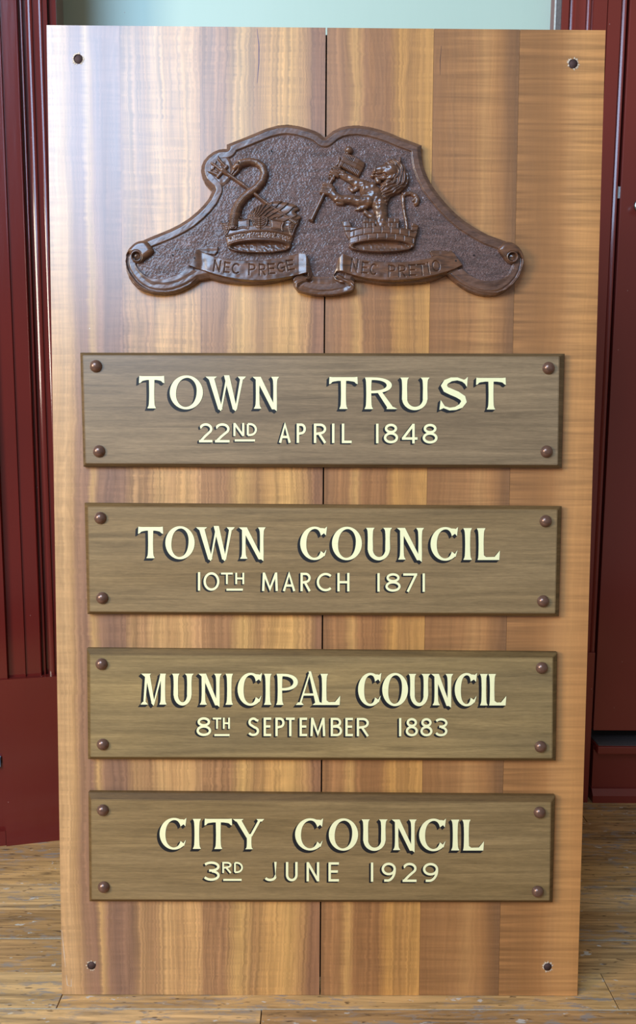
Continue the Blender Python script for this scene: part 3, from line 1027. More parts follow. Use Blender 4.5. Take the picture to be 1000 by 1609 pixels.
for pi_, p in enumerate(plaques):
    oc = np.array(p['outer'], float); ic = np.array(p['inner'], float)
    O = BL(oc[:, 0], oc[:, 1], TP - CH); I = BL(ic[:, 0], ic[:, 1], TP)
    org = ((O[2, 0] + O[3, 0]) / 2, 0.0, (O[2, 2] + O[3, 2]) / 2)
    root = board_root('plaque', org)
    tag(root, p['label'], 'plaque', 'wooden plaques on the board')
    Bk = O.copy(); Bk[:, 1] = 0.0
    vs = np.concatenate([Bk, O, I]) - np.array(org)
    fs = [(8, 9, 10, 11), (3, 2, 1, 0)]
    for i in range(4):
        j = (i + 1) % 4
        fs += [(i, j, 4 + j, 4 + i), (4 + i, 4 + j, 8 + j, 8 + i)]
    bm = bmesh.new()
    bv = [bm.verts.new(v) for v in vs]
    for f in fs: bm.faces.new([bv[i] for i in f])
    bmesh.ops.recalc_face_normals(bm, faces=bm.faces)
    bmesh.ops.bevel(bm, geom=[e for e in bm.edges if all(abs(v.co.y + TP) < 1e-4 or abs(v.co.y + TP - CH) < 1e-4 for v in e.verts)],
                    offset=0.0007, segments=2, affect='EDGES')
    me = bpy.data.meshes.new('panel'); bm.to_mesh(me); bm.free()
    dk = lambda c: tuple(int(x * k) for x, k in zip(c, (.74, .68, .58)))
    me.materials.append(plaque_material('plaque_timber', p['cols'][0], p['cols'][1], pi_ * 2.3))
    me.materials.append(plaque_material('dark_edge', dk(p['cols'][0]), dk(p['cols'][1]), pi_ * 2.3 + 1, 0.0))  # chamfers and sides: darker, uncoated tone of the face colours
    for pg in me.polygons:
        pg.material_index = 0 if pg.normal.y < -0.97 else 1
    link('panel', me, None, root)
    ty = p['ty']; dy = p['dy']
    T = lerp_line(p['title'], ty[0], ty[1], ty[2], ty[3], p['title'][0][1], p['title'][-1][2])
    Dt = lerp_line(p['date'], dy[0], dy[1], dy[2], dy[3], p['date'][0][1], p['date'][-1][2])
    big = [d for d, s in zip(Dt, p['date']) if len(s) == 3]
    small = [d for d, s in zip(Dt, p['date']) if len(s) > 3]
    tw, dw = p['words'].split(', ')
    def cat(*ms):
        V, Fc = [], []
        for v, f in ms:
            o = len(V); V += v; Fc += [tuple(i + o for i in q) for q in f]
        return V, Fc
    bar = lambda ch, w: [[(0, 0), (w, 0), (w, 1), (0, 1)]]
    NF, NS = TP + 0.0005, TP + 0.0002
    tw, dw = p['words'].split(', ')
    k = 0
    HV, DW = (0.148, 0.80) if pi_ == 2 else (0.166, 0.92)
    for w_ in tw.split():
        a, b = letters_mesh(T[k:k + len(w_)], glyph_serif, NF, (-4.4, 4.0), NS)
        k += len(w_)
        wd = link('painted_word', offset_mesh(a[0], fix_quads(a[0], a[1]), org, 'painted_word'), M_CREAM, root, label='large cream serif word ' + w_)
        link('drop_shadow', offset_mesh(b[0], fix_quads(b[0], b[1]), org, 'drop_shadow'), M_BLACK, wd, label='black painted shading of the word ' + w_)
    k = 0
    for w_ in dw.split():
        it = list(zip(Dt[k:k + len(w_)], p['date'][k:k + len(w_)]))
        k += len(w_)
        big = [d for d, q in it if len(q) == 3]; small = [d for d, q in it if len(q) > 3]
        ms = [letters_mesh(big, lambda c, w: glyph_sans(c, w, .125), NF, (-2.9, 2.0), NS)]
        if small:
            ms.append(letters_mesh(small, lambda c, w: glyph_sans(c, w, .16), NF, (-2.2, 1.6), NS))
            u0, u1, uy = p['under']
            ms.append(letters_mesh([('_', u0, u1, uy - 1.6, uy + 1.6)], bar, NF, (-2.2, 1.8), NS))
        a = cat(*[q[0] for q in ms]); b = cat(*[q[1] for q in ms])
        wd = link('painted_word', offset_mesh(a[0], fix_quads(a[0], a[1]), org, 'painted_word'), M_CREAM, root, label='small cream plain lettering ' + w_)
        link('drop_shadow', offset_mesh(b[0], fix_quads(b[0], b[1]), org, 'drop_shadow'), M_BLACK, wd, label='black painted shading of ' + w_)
    for (sx, sy) in p['studs']:
        c = BL(np.array(float(sx)), np.array(float(sy)), TP + 0.003)
        s = link('stud', stud_me, None, root, (c[0] - org[0], -TP, c[2] - org[2]))
        s.rotation_euler = (0, random.uniform(0, 6), 0)

# ------------------------------------------------------------------ CARVED CREST (relief carved as solid surfaces)
KPX = 0.00104          # metres per photo pixel at the crest


def noise2(X, Y, s, seed=0):
    """smooth value noise, feature size s px"""
    r = np.random.RandomState(seed)
    T = r.rand(64, 64)
    x = X / s + 1000; y = Y / s + 1000
    xi = np.floor(x).astype(int); yi = np.floor(y).astype(int)
    fx = x - xi; fy = y - yi
    fx = fx * fx * (3 - 2 * fx); fy = fy * fy * (3 - 2 * fy)
    g = lambda a, b: T[a % 64, b % 64]
    return (g(xi, yi) * (1 - fx) + g(xi + 1, yi) * fx) * (1 - fy) + (g(xi, yi + 1) * (1 - fx) + g(xi + 1, yi + 1) * fx) * fy


def sdpoly(X, Y, P):
    """signed distance, positive inside"""
    P = np.array(P, float)
    d2 = np.full(X.shape, 1e9); ins = np.zeros(X.shape, bool)
    n = len(P)
    for i in range(n):
        a = P[i]; b = P[(i + 1) % n]
        e = b - a
        wx = X - a[0]; wy = Y - a[1]
        t = np.clip((wx * e[0] + wy * e[1]) / (e @ e + 1e-12), 0, 1)
        dx = wx - e[0] * t; dy = wy - e[1] * t
        d2 = np.minimum(d2, dx * dx + dy * dy)
        c = (a[1] > Y) != (b[1] > Y)
        xin = a[0] + (Y - a[1]) / (b[1] - a[1] + 1e-12) * (b[0] - a[0])
        ins ^= c & (X < xin)
    d = np.sqrt(d2)
    return np.where(ins, d, -d)


def smooth_poly(P, n=4, closed=True):
    """Catmull-Rom resample"""
    P = np.array(P, float); out = []
    m = len(P)
    rng = range(m if closed else m - 1)
    for i in rng:
        if closed: p0, p1, p2, p3 = P[i - 1], P[i], P[(i + 1) % m], P[(i + 2) % m]
        else: p0, p1, p2, p3 = P[max(i - 1, 0)], P[i], P[i + 1], P[min(i + 2, m - 1)]
        for k in range(n):
            t = k / n
            out.append(0.5 * ((2 * p1) + (-p0 + p2) * t + (2 * p0 - 5 * p1 + 4 * p2 - p3) * t * t + (-p0 + 3 * p1 - 3 * p2 + p3) * t ** 3))
    if not closed: out.append(P[-1])
    return np.array(out)


def smax(a, b, k):
    h = np.clip(0.5 + 0.5 * (a - b) / k, 0, 1)
    return b * (1 - h) + a * h + k * h * (1 - h)


def chain(X, Y, pts, k=1.0, lift=0.0, blend=0.6):
    """tapered rounded limb through (x,y,r[,lift]); height field"""
    H = np.full(X.shape, -50.0)
    for i in range(len(pts) - 1):
        a, b = pts[i], pts[i + 1]
        ex, ey = b[0] - a[0], b[1] - a[1]
        t = np.clip(((X - a[0]) * ex + (Y - a[1]) * ey) / (ex * ex + ey * ey + 1e-9), 0, 1)
        r = a[2] + (b[2] - a[2]) * t
        la = a[3] if len(a) > 3 else lift; lb = b[3] if len(b) > 3 else lift
        lf = la + (lb - la) * t
        d = np.hypot(X - a[0] - ex * t, Y - a[1] - ey * t)
        q = np.clip(1 - (d / r) ** 2, 0, 1)
        h = np.where(d < r, k * r * np.sqrt(q) + lf, lf - (d - r) * 4.0)
        H = np.maximum(H, h) if i == 0 else smax(H, h, blend)
    return H


def along(X, Y, pts):
    """distance from polyline and arclength parameter of the nearest point"""
    best = np.full(X.shape, 1e9); S_ = np.zeros(X.shape); sd = np.zeros(X.shape); L = 0
    for i in range(len(pts) - 1):
        a, b = pts[i], pts[i + 1]
        ex, ey = b[0] - a[0], b[1] - a[1]; l = math.hypot(ex, ey)
        t = np.clip(((X - a[0]) * ex + (Y - a[1]) * ey) / (l * l + 1e-9), 0, 1)
        dx = X - a[0] - ex * t; dy = Y - a[1] - ey * t
        d = np.hypot(dx, dy)
        m = d < best
        best = np.where(m, d, best); S_ = np.where(m, L + t * l, S_)
        sd = np.where(m, np.sign(ex * dy - ey * dx) * d, sd)
        L += l
    return best, S_, sd


def pillow(sd, H, R, base=0.0):
    """inflated flat shape: height H reached R px inside the edge"""
    q = np.clip(sd / R, 0, 1)
    h = base + H * np.sqrt(np.clip(1 - (1 - q) ** 2, 0, 1))
    return np.where(sd > 0, h, base + sd * 4.0)


GROUND = 12.5            # px above the board: level of the punched ground
RIM = 14.5


def relief(name, parent, org, mat, bbox, step, hf, zero, label=None, floor_=-1.6, zref=None):
    """hf(X,Y) heights in px over level zero (px above board); zero is the surface it grows from"""
    xs = np.arange(bbox[0], bbox[2] + step, step); ys = np.arange(bbox[1], bbox[3] + step, step)
    X, Y = np.meshgrid(xs, ys)
    H = hf(X, Y)
    keep = H > floor_
    H = np.maximum(H, floor_)
    q = keep[:-1, :-1] | keep[1:, :-1] | keep[:-1, 1:] | keep[1:, 1:]
    zr = (zref if zref is not None else zero + 3.0) * KPX
    u, v = to_board(X, Y, zr)
    P = np.stack([u, -(zero + H) * KPX, v], -1).reshape(-1, 3) - np.array(org)
    nx = X.shape[1]
    iy, ix = np.nonzero(q)
    a = iy * nx + ix
    F = np.stack([a, a + nx, a + nx + 1, a + 1], -1)
    used = np.zeros(len(P), bool); used[F.ravel()] = True
    remap = np.cumsum(used) - 1
    me = mesh_np(name, P[used], remap[F], True)
    return link(name, me, mat, parent, label=label)


c0 = to_board(np.array(510.0), np.array(455.0))
ORG = (float(c0[0]), 0.0, float(c0[1]))
crest = board_root('carved_crest', ORG)
tag(crest, 'dark carved walnut crest with swan, lion, two crowns and motto ribbons above the plaques', 'carving')

OUT = [(510.5, 213.5), (503, 207), (495, 203), (486, 200), (470, 195.5), (452, 193), (436, 194.5), (418, 199.5), (400, 207), (384, 213.5), (369, 219.5), (355, 225),
       (355.2, 231.5), (349, 231.8), (343, 232.7), (334, 236.5), (326, 242.5), (319, 250), (315.3, 259), (314.3, 268), (316.3, 277), (320.5, 286), (326, 292), (332.3, 298),
       (326, 311), (318, 321), (309, 330), (296, 341), (282, 350), (265, 358.5), (248, 365.5), (234, 371), (221, 377), (212, 380.5), (205, 385), (199.5, 392), (196.3, 402),
       (195.6, 414), (199, 426), (205, 436), (212.5, 445.5), (221, 452.5), (232, 458.5), (244.6, 461.5), (258, 462.3), (272, 460.5), (284, 457), (295.6, 451.5), (305, 446), (313, 440),
       (329.6, 437), (343, 441), (357, 443.5), (374, 445.5), (391, 446), (410, 445.5), (428, 443.5), (446, 439.5), (459, 436), (461, 448), (468, 457), (486, 461.5), (501.6, 463.7), (520, 463.5), (534, 461.5), (548, 459),
       (556, 456), (557.5, 448), (558, 440), (570, 441), (585, 444), (599, 445.7), (617, 446.5), (635, 446), (653, 445), (671, 443), (688, 438), (703, 431), (712, 439), (725, 449), (737, 456.5), (750, 461.5), (761, 464),
       (771.6, 464.5), (783, 462.8), (793, 459), (805, 450), (815, 438.5), (821, 426), (823.8, 414), (823.5, 404), (821, 394.5), (813, 385), (805, 381), (797, 377.5), (783, 372.5), (768, 367), (750, 357),
       (732, 345.6), (717, 333), (703, 318.6), (692, 305.5), (681.6, 291.6), (673, 275), (667, 259), (665, 246), (664, 234), (664.7, 226.5), (648, 220), (631, 214), (615, 207), (599, 201.5), (582, 197),
       (563, 194.3), (548, 195), (534, 198), (522, 204)]


def h_slab(X, Y):
    sd = sdpoly(X, Y, OUT)
    e = np.clip(sd / 0.9, 0, 1)
    h = -3 + e * 12.0                                   # side wall
    h = h + np.clip((sd - 0.9) / 7.0, 0, 1) * (RIM - 9.0)          # chamfer
    wall = np.clip((sd - 17.0) / 1.1, 0, 1)
    h = h - wall * (RIM - GROUND + 0.9)
    h = h + np.clip((sd - 18.2) / 1.5, 0, 1) * 0.9
    ins = np.clip((sd - 19) / 2, 0, 1)
    tool = (noise2(X + Y, (X - Y) * .4, 1.7, 3) - 0.5) * 0.45 + (noise2((X + Y) * .4, X - Y, 1.7, 13) - 0.5) * 0.45 + (noise2(X, Y, 12, 4) - 0.5) * 0.8
    rimn = (noise2(X, Y, 20, 5) - 0.5) * 0.5 + (noise2(X + Y, (X - Y) * .3, 4.0, 6) - 0.5) * 0.14
    on = np.clip((sd - 7.5) / 1.5, 0, 1) * (1 - wall)
    return h + ins * tool + on * rimn


o = relief('backplate', crest, ORG, M_CARVE_RIM, (193, 190, 827, 467), 0.7, h_slab, 0.0, floor_=-1.5, zref=GROUND)
# the punched ground takes its own material: faces well inside the rim
me = o.data
me.materials.append(M_GROUND)
cen = np.empty(len(me.polygons) * 3, np.float32)
me.polygons.foreach_get('center', cen)
cen = cen.reshape(-1, 3)
# ground test is done in board coordinates against the inset outline
uo, vo_ = to_board(np.array([p[0] for p in OUT]), np.array([p[1] for p in OUT]), GROUND * KPX)
sdc = sdpoly(cen[:, 0].astype(float) + ORG[0], cen[:, 2].astype(float) + ORG[2], np.stack([uo, vo_], -1))
mi = (sdc > 18.6 * KPX).astype(np.int32)
me.polygons.foreach_set('material_index', mi)


def T1(pts): return [(180 + p[0] / 2.941, 180 + p[1] / 2.941, *p[2:]) for p in pts]      # crop frames used while measuring
def T2(pts): return [(480 + p[0] / 2.778, 180 + p[1] / 2.778, *p[2:]) for p in pts]
def T3(pts): return [(300 + p[0] / 5.0, 220 + p[1] / 5.0, *[q / 5.0 for q in p[2:3]], *p[3:]) for p in pts]
def T4(pts): return [(470 + p[0] / 4.762, 210 + p[1] / 4.762, *[q / 4.762 for q in p[2:3]], *p[3:]) for p in pts]
def T5(pts): return [(340 + p[0] / 7.143, 330 + p[1] / 7.143, *[q / 7.143 for q in p[2:3]], *p[3:]) for p in pts]
def T6(pts): return [(560 + p[0] / 9.09, 240 + p[1] / 9.09, *[q / 9.09 for q in p[2:3]], *p[3:]) for p in pts]
def T7(pts): return [(190 + p[0] / 7.692, 360 + p[1] / 7.692, *p[2:]) for p in pts]
def T8(pts): return [(700 + p[0] / 7.692, 360 + p[1] / 7.692, *p[2:]) for p in pts]
def T9(pts): return [(310 + p[0] / 5.0, 375 + p[1] / 5.0, *p[2:]) for p in pts]
def T10(pts): return [(510 + p[0] / 4.545, 375 + p[1] / 4.545, *p[2:]) for p in pts]


# smooth lobe behind the trident (upper left)
def h_lobe(X, Y):
    sd = sdpoly(X, Y, smooth_poly([(345, 240), (356, 243), (362, 250), (366, 262), (362, 280), (352, 290), (340, 294), (330, 286), (324, 274), (324, 260), (330, 248)]))
    h = 1.2 * np.clip(sd / 4, 0, 1)
    return np.where(sd > 0, h + (noise2(X, Y, 5, 8) - .5) * .5, sd * 3)


# ---- swan
neck = T3([(338, 690, 52), (345, 620, 46), (352, 560, 40), (375, 505, 36), (412, 455, 34), (460, 415, 33), (515, 375, 32), (560, 322, 31), (580, 262, 30), (562, 208, 30), (520, 176, 29),
           (470, 165, 28), (425, 172, 30), (385, 186, 34), (365, 202, 33)])
neck_c = smooth_poly([(p[0], p[1]) for p in neck], 3, False)


def h_swan(X, Y):
    h = chain(X, Y, neck, 1.05, 1.0, 0.8)
    d, s, sdist = along(X, Y, neck_c)
    # scale feathers, stronger near the base
    k = np.clip(1 - s / 60, 0.0, 1)
    sc = np.abs(np.sin(s * 1.25 + np.abs(np.sin(sdist * 0.9)) * 1.6))
    h = h + np.where(h > 0.3, (sc - 0.6) * (0.35 + 1.7 * k), 0)
    # cheek, brow and bill
    head = chain(X, Y, T3([(372, 198, 34), (348, 218, 26)]), 1.15, 1.5)
    bill = chain(X, Y, T3([(350, 222, 24), (330, 256, 17), (306, 288, 10)]), 1.0, 1.2)
    lower = chain(X, Y, T3([(366, 232, 20), (340, 266, 11), (318, 292, 7)]), 1.0, 0.6)
    h = smax(h, head, 1.0); h = smax(h, bill, 0.8); h = smax(h, lower, 0.5)
    sl, _, _ = along(X, Y, T3([(372, 222), (346, 248), (312, 290)]))
    h = h - 1.7 * np.exp(-(sl / 0.8) ** 2)
    ex, ey = T3([(374, 186)])[0]
    de = np.hypot(X - ex, Y - ey)
    h = h - 1.3 * np.exp(-((de - 2.6) / 0.7) ** 2) + 1.0 * np.exp(-(de / 1.3) ** 2)
    return h


wing_poly = smooth_poly(T3([(430, 650), (445, 600), (468, 560), (515, 520), (560, 500), (620, 486), (690, 474), (755, 486), (825, 508), (856, 545), (822, 568), (868, 596), (862, 622), (830, 640), (845, 665), (800, 690), (700, 690), (560, 690)]), 3)


def h_wing(X, Y):
    sd = sdpoly(X, Y, wing_poly)
    h = pillow(sd, 5.0, 7)
    cx, cy = T3([(470, 640)])[0]
    ang = np.arctan2(Y - cy, X - cx); r = np.hypot(X - cx, Y - cy)
    # long overlapping feathers sweeping right, small coverts at the root
    ph = ang * 17 + r * 0.11 + noise2(X, Y, 9, 21) * 1.5
    f = ph / np.pi - np.floor(ph / np.pi)
    big = (f ** 1.5) * 2.8 * np.clip((r - 7) / 10, 0, 1)
    cov = (np.abs(np.sin(r * 0.85 + ang * 2)) * np.abs(np.sin(ang * 9))) * 1.5 * np.clip((18 - r) / 8, 0, 1)
    return np.where(sd > 0, h - 1.6 + big + cov + np.clip(sd, 0, 1), h)


relief('swan_wing', crest, ORG, M_CARVE, (380, 310, 480, 365), 0.45, h_wing, GROUND)
shaft_p = T3([(292, 268, 13), (420, 358, 13), (600, 500, 13), (800, 634, 14)])


def h_scept(X, Y):
    h = chain(X, Y, shaft_p, 1.1, 3.6)
    knob = chain(X, Y, T3([(782, 624, 22), (826, 652, 24)]), 1.0, 3.0)
    h = np.maximum(h, knob)
    d, s, _ = along(X, Y, T3([(770, 610), (835, 660)]))
    return h - np.where((d < 6) & (h > 3), 0.9 * np.abs(np.sin(s * 1.3)) * (s > 0.5), 0)


relief('trident_shaft', crest, ORG, M_CARVE, (350, 265, 475, 360), 0.45, h_scept, GROUND)
relief('lobe', crest, ORG, M_CARVE_RIM, (318, 236, 372, 300), 0.6, h_lobe, GROUND + 0.6)


def h_trident(X, Y):
    H = np.full(X.shape, -50.0)
    sock = chain(X, Y, T3([(250, 238, 22), (300, 272, 15)]), 0.9, 3.0)
    bar = chain(X, Y, T3([(282, 208, 13), (214, 288, 13)]), 0.9, 3.2)
    mid = chain(X, Y, T3([(250, 246, 11), (172, 186, 10), (158, 178, 5)]), 0.9, 3.4)
    midx = chain(X, Y, T3([(196, 168, 7), (176, 224, 9), (160, 232, 5)]), 0.8, 2.6)
    top = sdpoly(X, Y, T3([(284, 200), (270, 222), (236, 190), (206, 152), (212, 112), (238, 150)]))
    bot = sdpoly(X, Y, T3([(212, 294), (236, 262), (190, 244), (158, 240), (122, 244), (160, 268)]))
    w1 = sdpoly(X, Y, T3([(232, 180), (262, 218), (240, 236), (214, 214), (196, 188), (224, 194)]))
    w2 = sdpoly(X, Y, T3([(226, 246), (204, 266), (170, 240), (160, 214), (190, 222)]))
    for hh in (sock, bar, mid, midx, pillow(top, 5.0, 3.4), pillow(bot, 5.0, 3.4), pillow(w1, 2.6, 3), pillow(w2, 2.6, 3)):
        H = np.maximum(H, hh)
    return H


relief('trident_head', crest, ORG, M_CARVE, (322, 238, 366, 286), 0.35, h_trident, GROUND + 0.6)
relief('swan_neck', crest, ORG, M_CARVE, (355, 245, 426, 362), 0.4, h_swan, GROUND + 1.2, 'curved swan neck with scale feathers')


# ---- naval crown under the swan
def arc_y(x, cx, half, ytop, sag):
    """y of a shallow arch: highest in the middle"""
    return ytop + sag * np.clip((x - cx) / half, -1.2, 1.2) ** 2


def h_navalcrown(X, Y):
    cx, cy = T3([(540, 843)])[0]
    rx, ry = 49.5, 9.6
    body = sdpoly(X, Y, T3([(250, 690), (268, 742), (286, 830), (300, 858), (360, 880), (460, 889), (560, 890), (660, 884), (750, 870), (782, 850), (800, 790), (822, 730), (835, 690),
                            (760, 700), (690, 690), (600, 680), (500, 680), (400, 682), (320, 694)]))
    bulge = 7.5 * np.sqrt(np.clip(1 - ((X - cx) / 56) ** 2, 0, 1))
    h = pillow(body, 2.5, 3) + np.where(body > 0, bulge, 0)
    e = np.sqrt(((X - cx) / rx) ** 2 + ((Y - cy) / ry) ** 2)
    y_rim = arc_y(X, cx, 52, 377.0, 8.5)      # rolled lower rim
    y_top = arc_y(X, cx, 52, 364.5, 7.0)
    inb = body > 0
    h = h + np.where(inb, 1.6 * np.exp(-((Y - y_rim) / 1.9) ** 2), 0)
    h = h + np.where(inb, 1.5 * np.exp(-((Y - y_top) / 1.1) ** 2), 0)
    band = inb & (Y > y_top + 1.5) & (Y < y_rim - 2)
    h = h + np.where(band, (noise2(X, Y, 1.3, 31) - .5) * 1.1 - .6, 0)
    for bx in (415, 540, 665, 782, 312):
        x_, _ = T3([(bx, 0)])[0]
        y_ = float(arc_y(np.array(x_), cx, 52, 369.5, 7.0))
        d = np.hypot(X - x_, Y - y_)
        h = np.where(d < 1.9, np.maximum(h, h + 1.8 * np.sqrt(np.clip(1 - (d / 1.9) ** 2, 0, 1))), h)
    # hollow underside
    h = h + np.where(e < 1.12, 1.4 * np.exp(-((e - 1.0) / 0.07) ** 2), 0)
    hol = np.clip((0.93 - e) / 0.10, 0, 1)
    h = h * (1 - hol) + hol * (3.0 + (Y - cy) * 0.22 + (noise2(X, Y, 3, 33) - .5) * .6)
    # wall behind sails
    wall = sdpoly(X, Y, T3([(300, 640), (340, 626), (480, 640), (600, 640), (740, 640), (800, 660), (820, 740), (540, 720), (290, 735)]))
    h = np.maximum(h, pillow(wall, 3.6, 2) + np.where(wall > 0, bulge * 0.35, 0))

    def quad(P, hh, edge=0.9):
        s = sdpoly(X, Y, smooth_poly(P, 4))
        b = pillow(s, 1.6, 2.0, 0) + hh + bulge * 0.6
        fr_ = np.exp(-((s - 1.2) / 0.6) ** 2)
        return np.where(s > 0, b + fr_ * edge - .8 * np.exp(-((s - 2.6) / .6) ** 2), -50), s
    sail1, _ = quad(T5([(210, 112), (290, 118), (368, 108), (376, 150), (370, 232), (300, 222), (228, 236), (226, 170)]), 4.2)
    sail2, _ = quad(T5([(604, 112), (680, 118), (764, 146), (748, 200), (752, 262), (690, 240), (612, 226), (606, 170)]), 4.2)
    sh, ss = quad(T5([(404, 104), (440, 84), (490, 92), (540, 80), (580, 100), (578, 160), (548, 208), (492, 240), (440, 208), (410, 160)]), 4.8)
    sx = T5([(492, 150)])[0][0]; sy0 = T5([(0, 130)])[0][1]
    ribs = np.abs(np.sin((Y - sy0 + 0.05 * (X - sx) ** 2) * 0.95)) * 1.6 * np.clip(ss - 2, 0, 1)
    sh = np.where(sh > 0, sh + ribs - .9 + 1.2 * np.exp(-((X - sx) / .9) ** 2) * np.clip(ss - 1, 0, 1), sh)
    st1, s1 = quad(T5([(34, 122), (60, 140), (110, 150), (140, 108), (164, 120), (160, 200), (140, 262), (104, 300), (84, 220)]), 3.8)
    st2, s2 = quad(T5([(952, 62), (930, 110), (880, 130), (826, 146), (808, 200), (822, 262), (850, 316), (890, 220), (920, 150)]), 3.8)
    for s_, q_ in ((st1, s1), (st2, s2)):
        H_ = np.where(s_ > 0, s_ + np.abs(np.sin(Y * 0.9)) * 0.9 * np.clip(q_ - 2, 0, 1), s_)
        h = np.maximum(h, H_)
    for m_ in (sail1, sail2, sh): h = np.maximum(h, m_)
    # little mast tops
    for p in (T5([(262, 100, 9), (278, 84, 12), (296, 100, 8)]), T5([(664, 112, 9), (688, 92, 14), (712, 116, 9)]), T5([(440, 74, 12), (470, 64, 12), (500, 76, 10), (540, 66, 12)])):
        h = np.maximum(h, chain(X, Y, [(a, b, c) for a, b, c in p], 1.0, 3.2))
    return h


relief('naval_crown', crest, ORG, M_CARVE, (340, 334, 476, 402), 0.4, h_navalcrown, GROUND, 'carved crown with sails and ship sterns')


# ---- lion
def h_lion(X, Y):
    torso = chain(X, Y, T4([(500, 430, 46), (560, 455, 66), (600, 520, 62), (618, 600, 48), (630, 720, 46)]), 0.62, 1.5, 2.5)
    chest = chain(X, Y, T4([(500, 420, 40), (545, 405, 42)]), 0.9, 2.5, 1)
    belly = chain(X, Y, T4([(500, 590, 20), (545, 620, 26), (590, 690, 26)]), 0.9, 1.8, 1)
    arm = chain(X, Y, T4([(520, 505, 48), (450, 505, 40), (390, 492, 34), (320, 492, 32), (285, 480, 34), (240, 440, 30)]), 0.85, 2.5, 1.5)
    elb = chain(X, Y, T4([(500, 545, 26), (450, 562, 16), (430, 566, 9)]), 0.9, 2.5, 1)
    elb2 = chain(X, Y, T4([(330, 515, 22), (290, 520, 14)]), 0.9, 2.0, 1)
    arm2 = chain(X, Y, T4([(500, 390, 44), (440, 372, 40), (400, 345, 34), (345, 318, 28), (310, 300, 26)]), 0.75, 0.8, 1.5)
    e2 = chain(X, Y, T4([(440, 400, 24), (405, 425, 18), (380, 400, 14)]), 0.9, 1.0, 1)
    h = smax(torso, chest, 2.0)
    for a in (belly, arm2, e2): h = smax(h, a, 0.8)
    h = smax(h, arm, 0.9); h = smax(h, elb, 0.9); h = smax(h, elb2, 0.9)
    # muscle undulation
    h = h + np.where(h > 1, (noise2(X, Y, 6, 41) - .5) * 1.4 + (noise2(X * 0.9 - Y, Y + X, 5, 42) - .5) * 0.8, 0)
    # paws gripping the shaft
    for base in ([(216, 382), (208, 405), (200, 425), (196, 440)],):
        for bx, by in base:
            h = np.maximum(h, chain(X, Y, T4([(bx - 28, by - 2, 12), (bx + 26, by + 10, 14)]), 1.0, 4.2))
    for bx, by in [(278, 262), (270, 285), (262, 308)]:
        h = np.maximum(h, chain(X, Y, T4([(bx - 26, by - 4, 11), (bx + 30, by + 8, 13)]), 1.0, 3.6))
    pw = chain(X, Y, T4([(245, 420, 30), (225, 410, 26)]), 0.8, 2.5); h = smax(h, pw, .8)
    pw = chain(X, Y, T4([(330, 296, 24), (310, 288, 22)]), 0.8, 2.0); h = smax(h, pw, .8)
    return h


mane_poly = smooth_poly(T6([(430, 135), (470, 108), (520, 92), (580, 100), (630, 118), (676, 160), (710, 220), (740, 290), (752, 360), (745, 430), (700, 500), (640, 560), (560, 600), (490, 640), (462, 700),
                            (440, 760), (400, 740), (360, 680), (320, 600), (320, 540), (350, 470), (330, 430), (380, 420), (420, 330), (410, 220)]), 3)


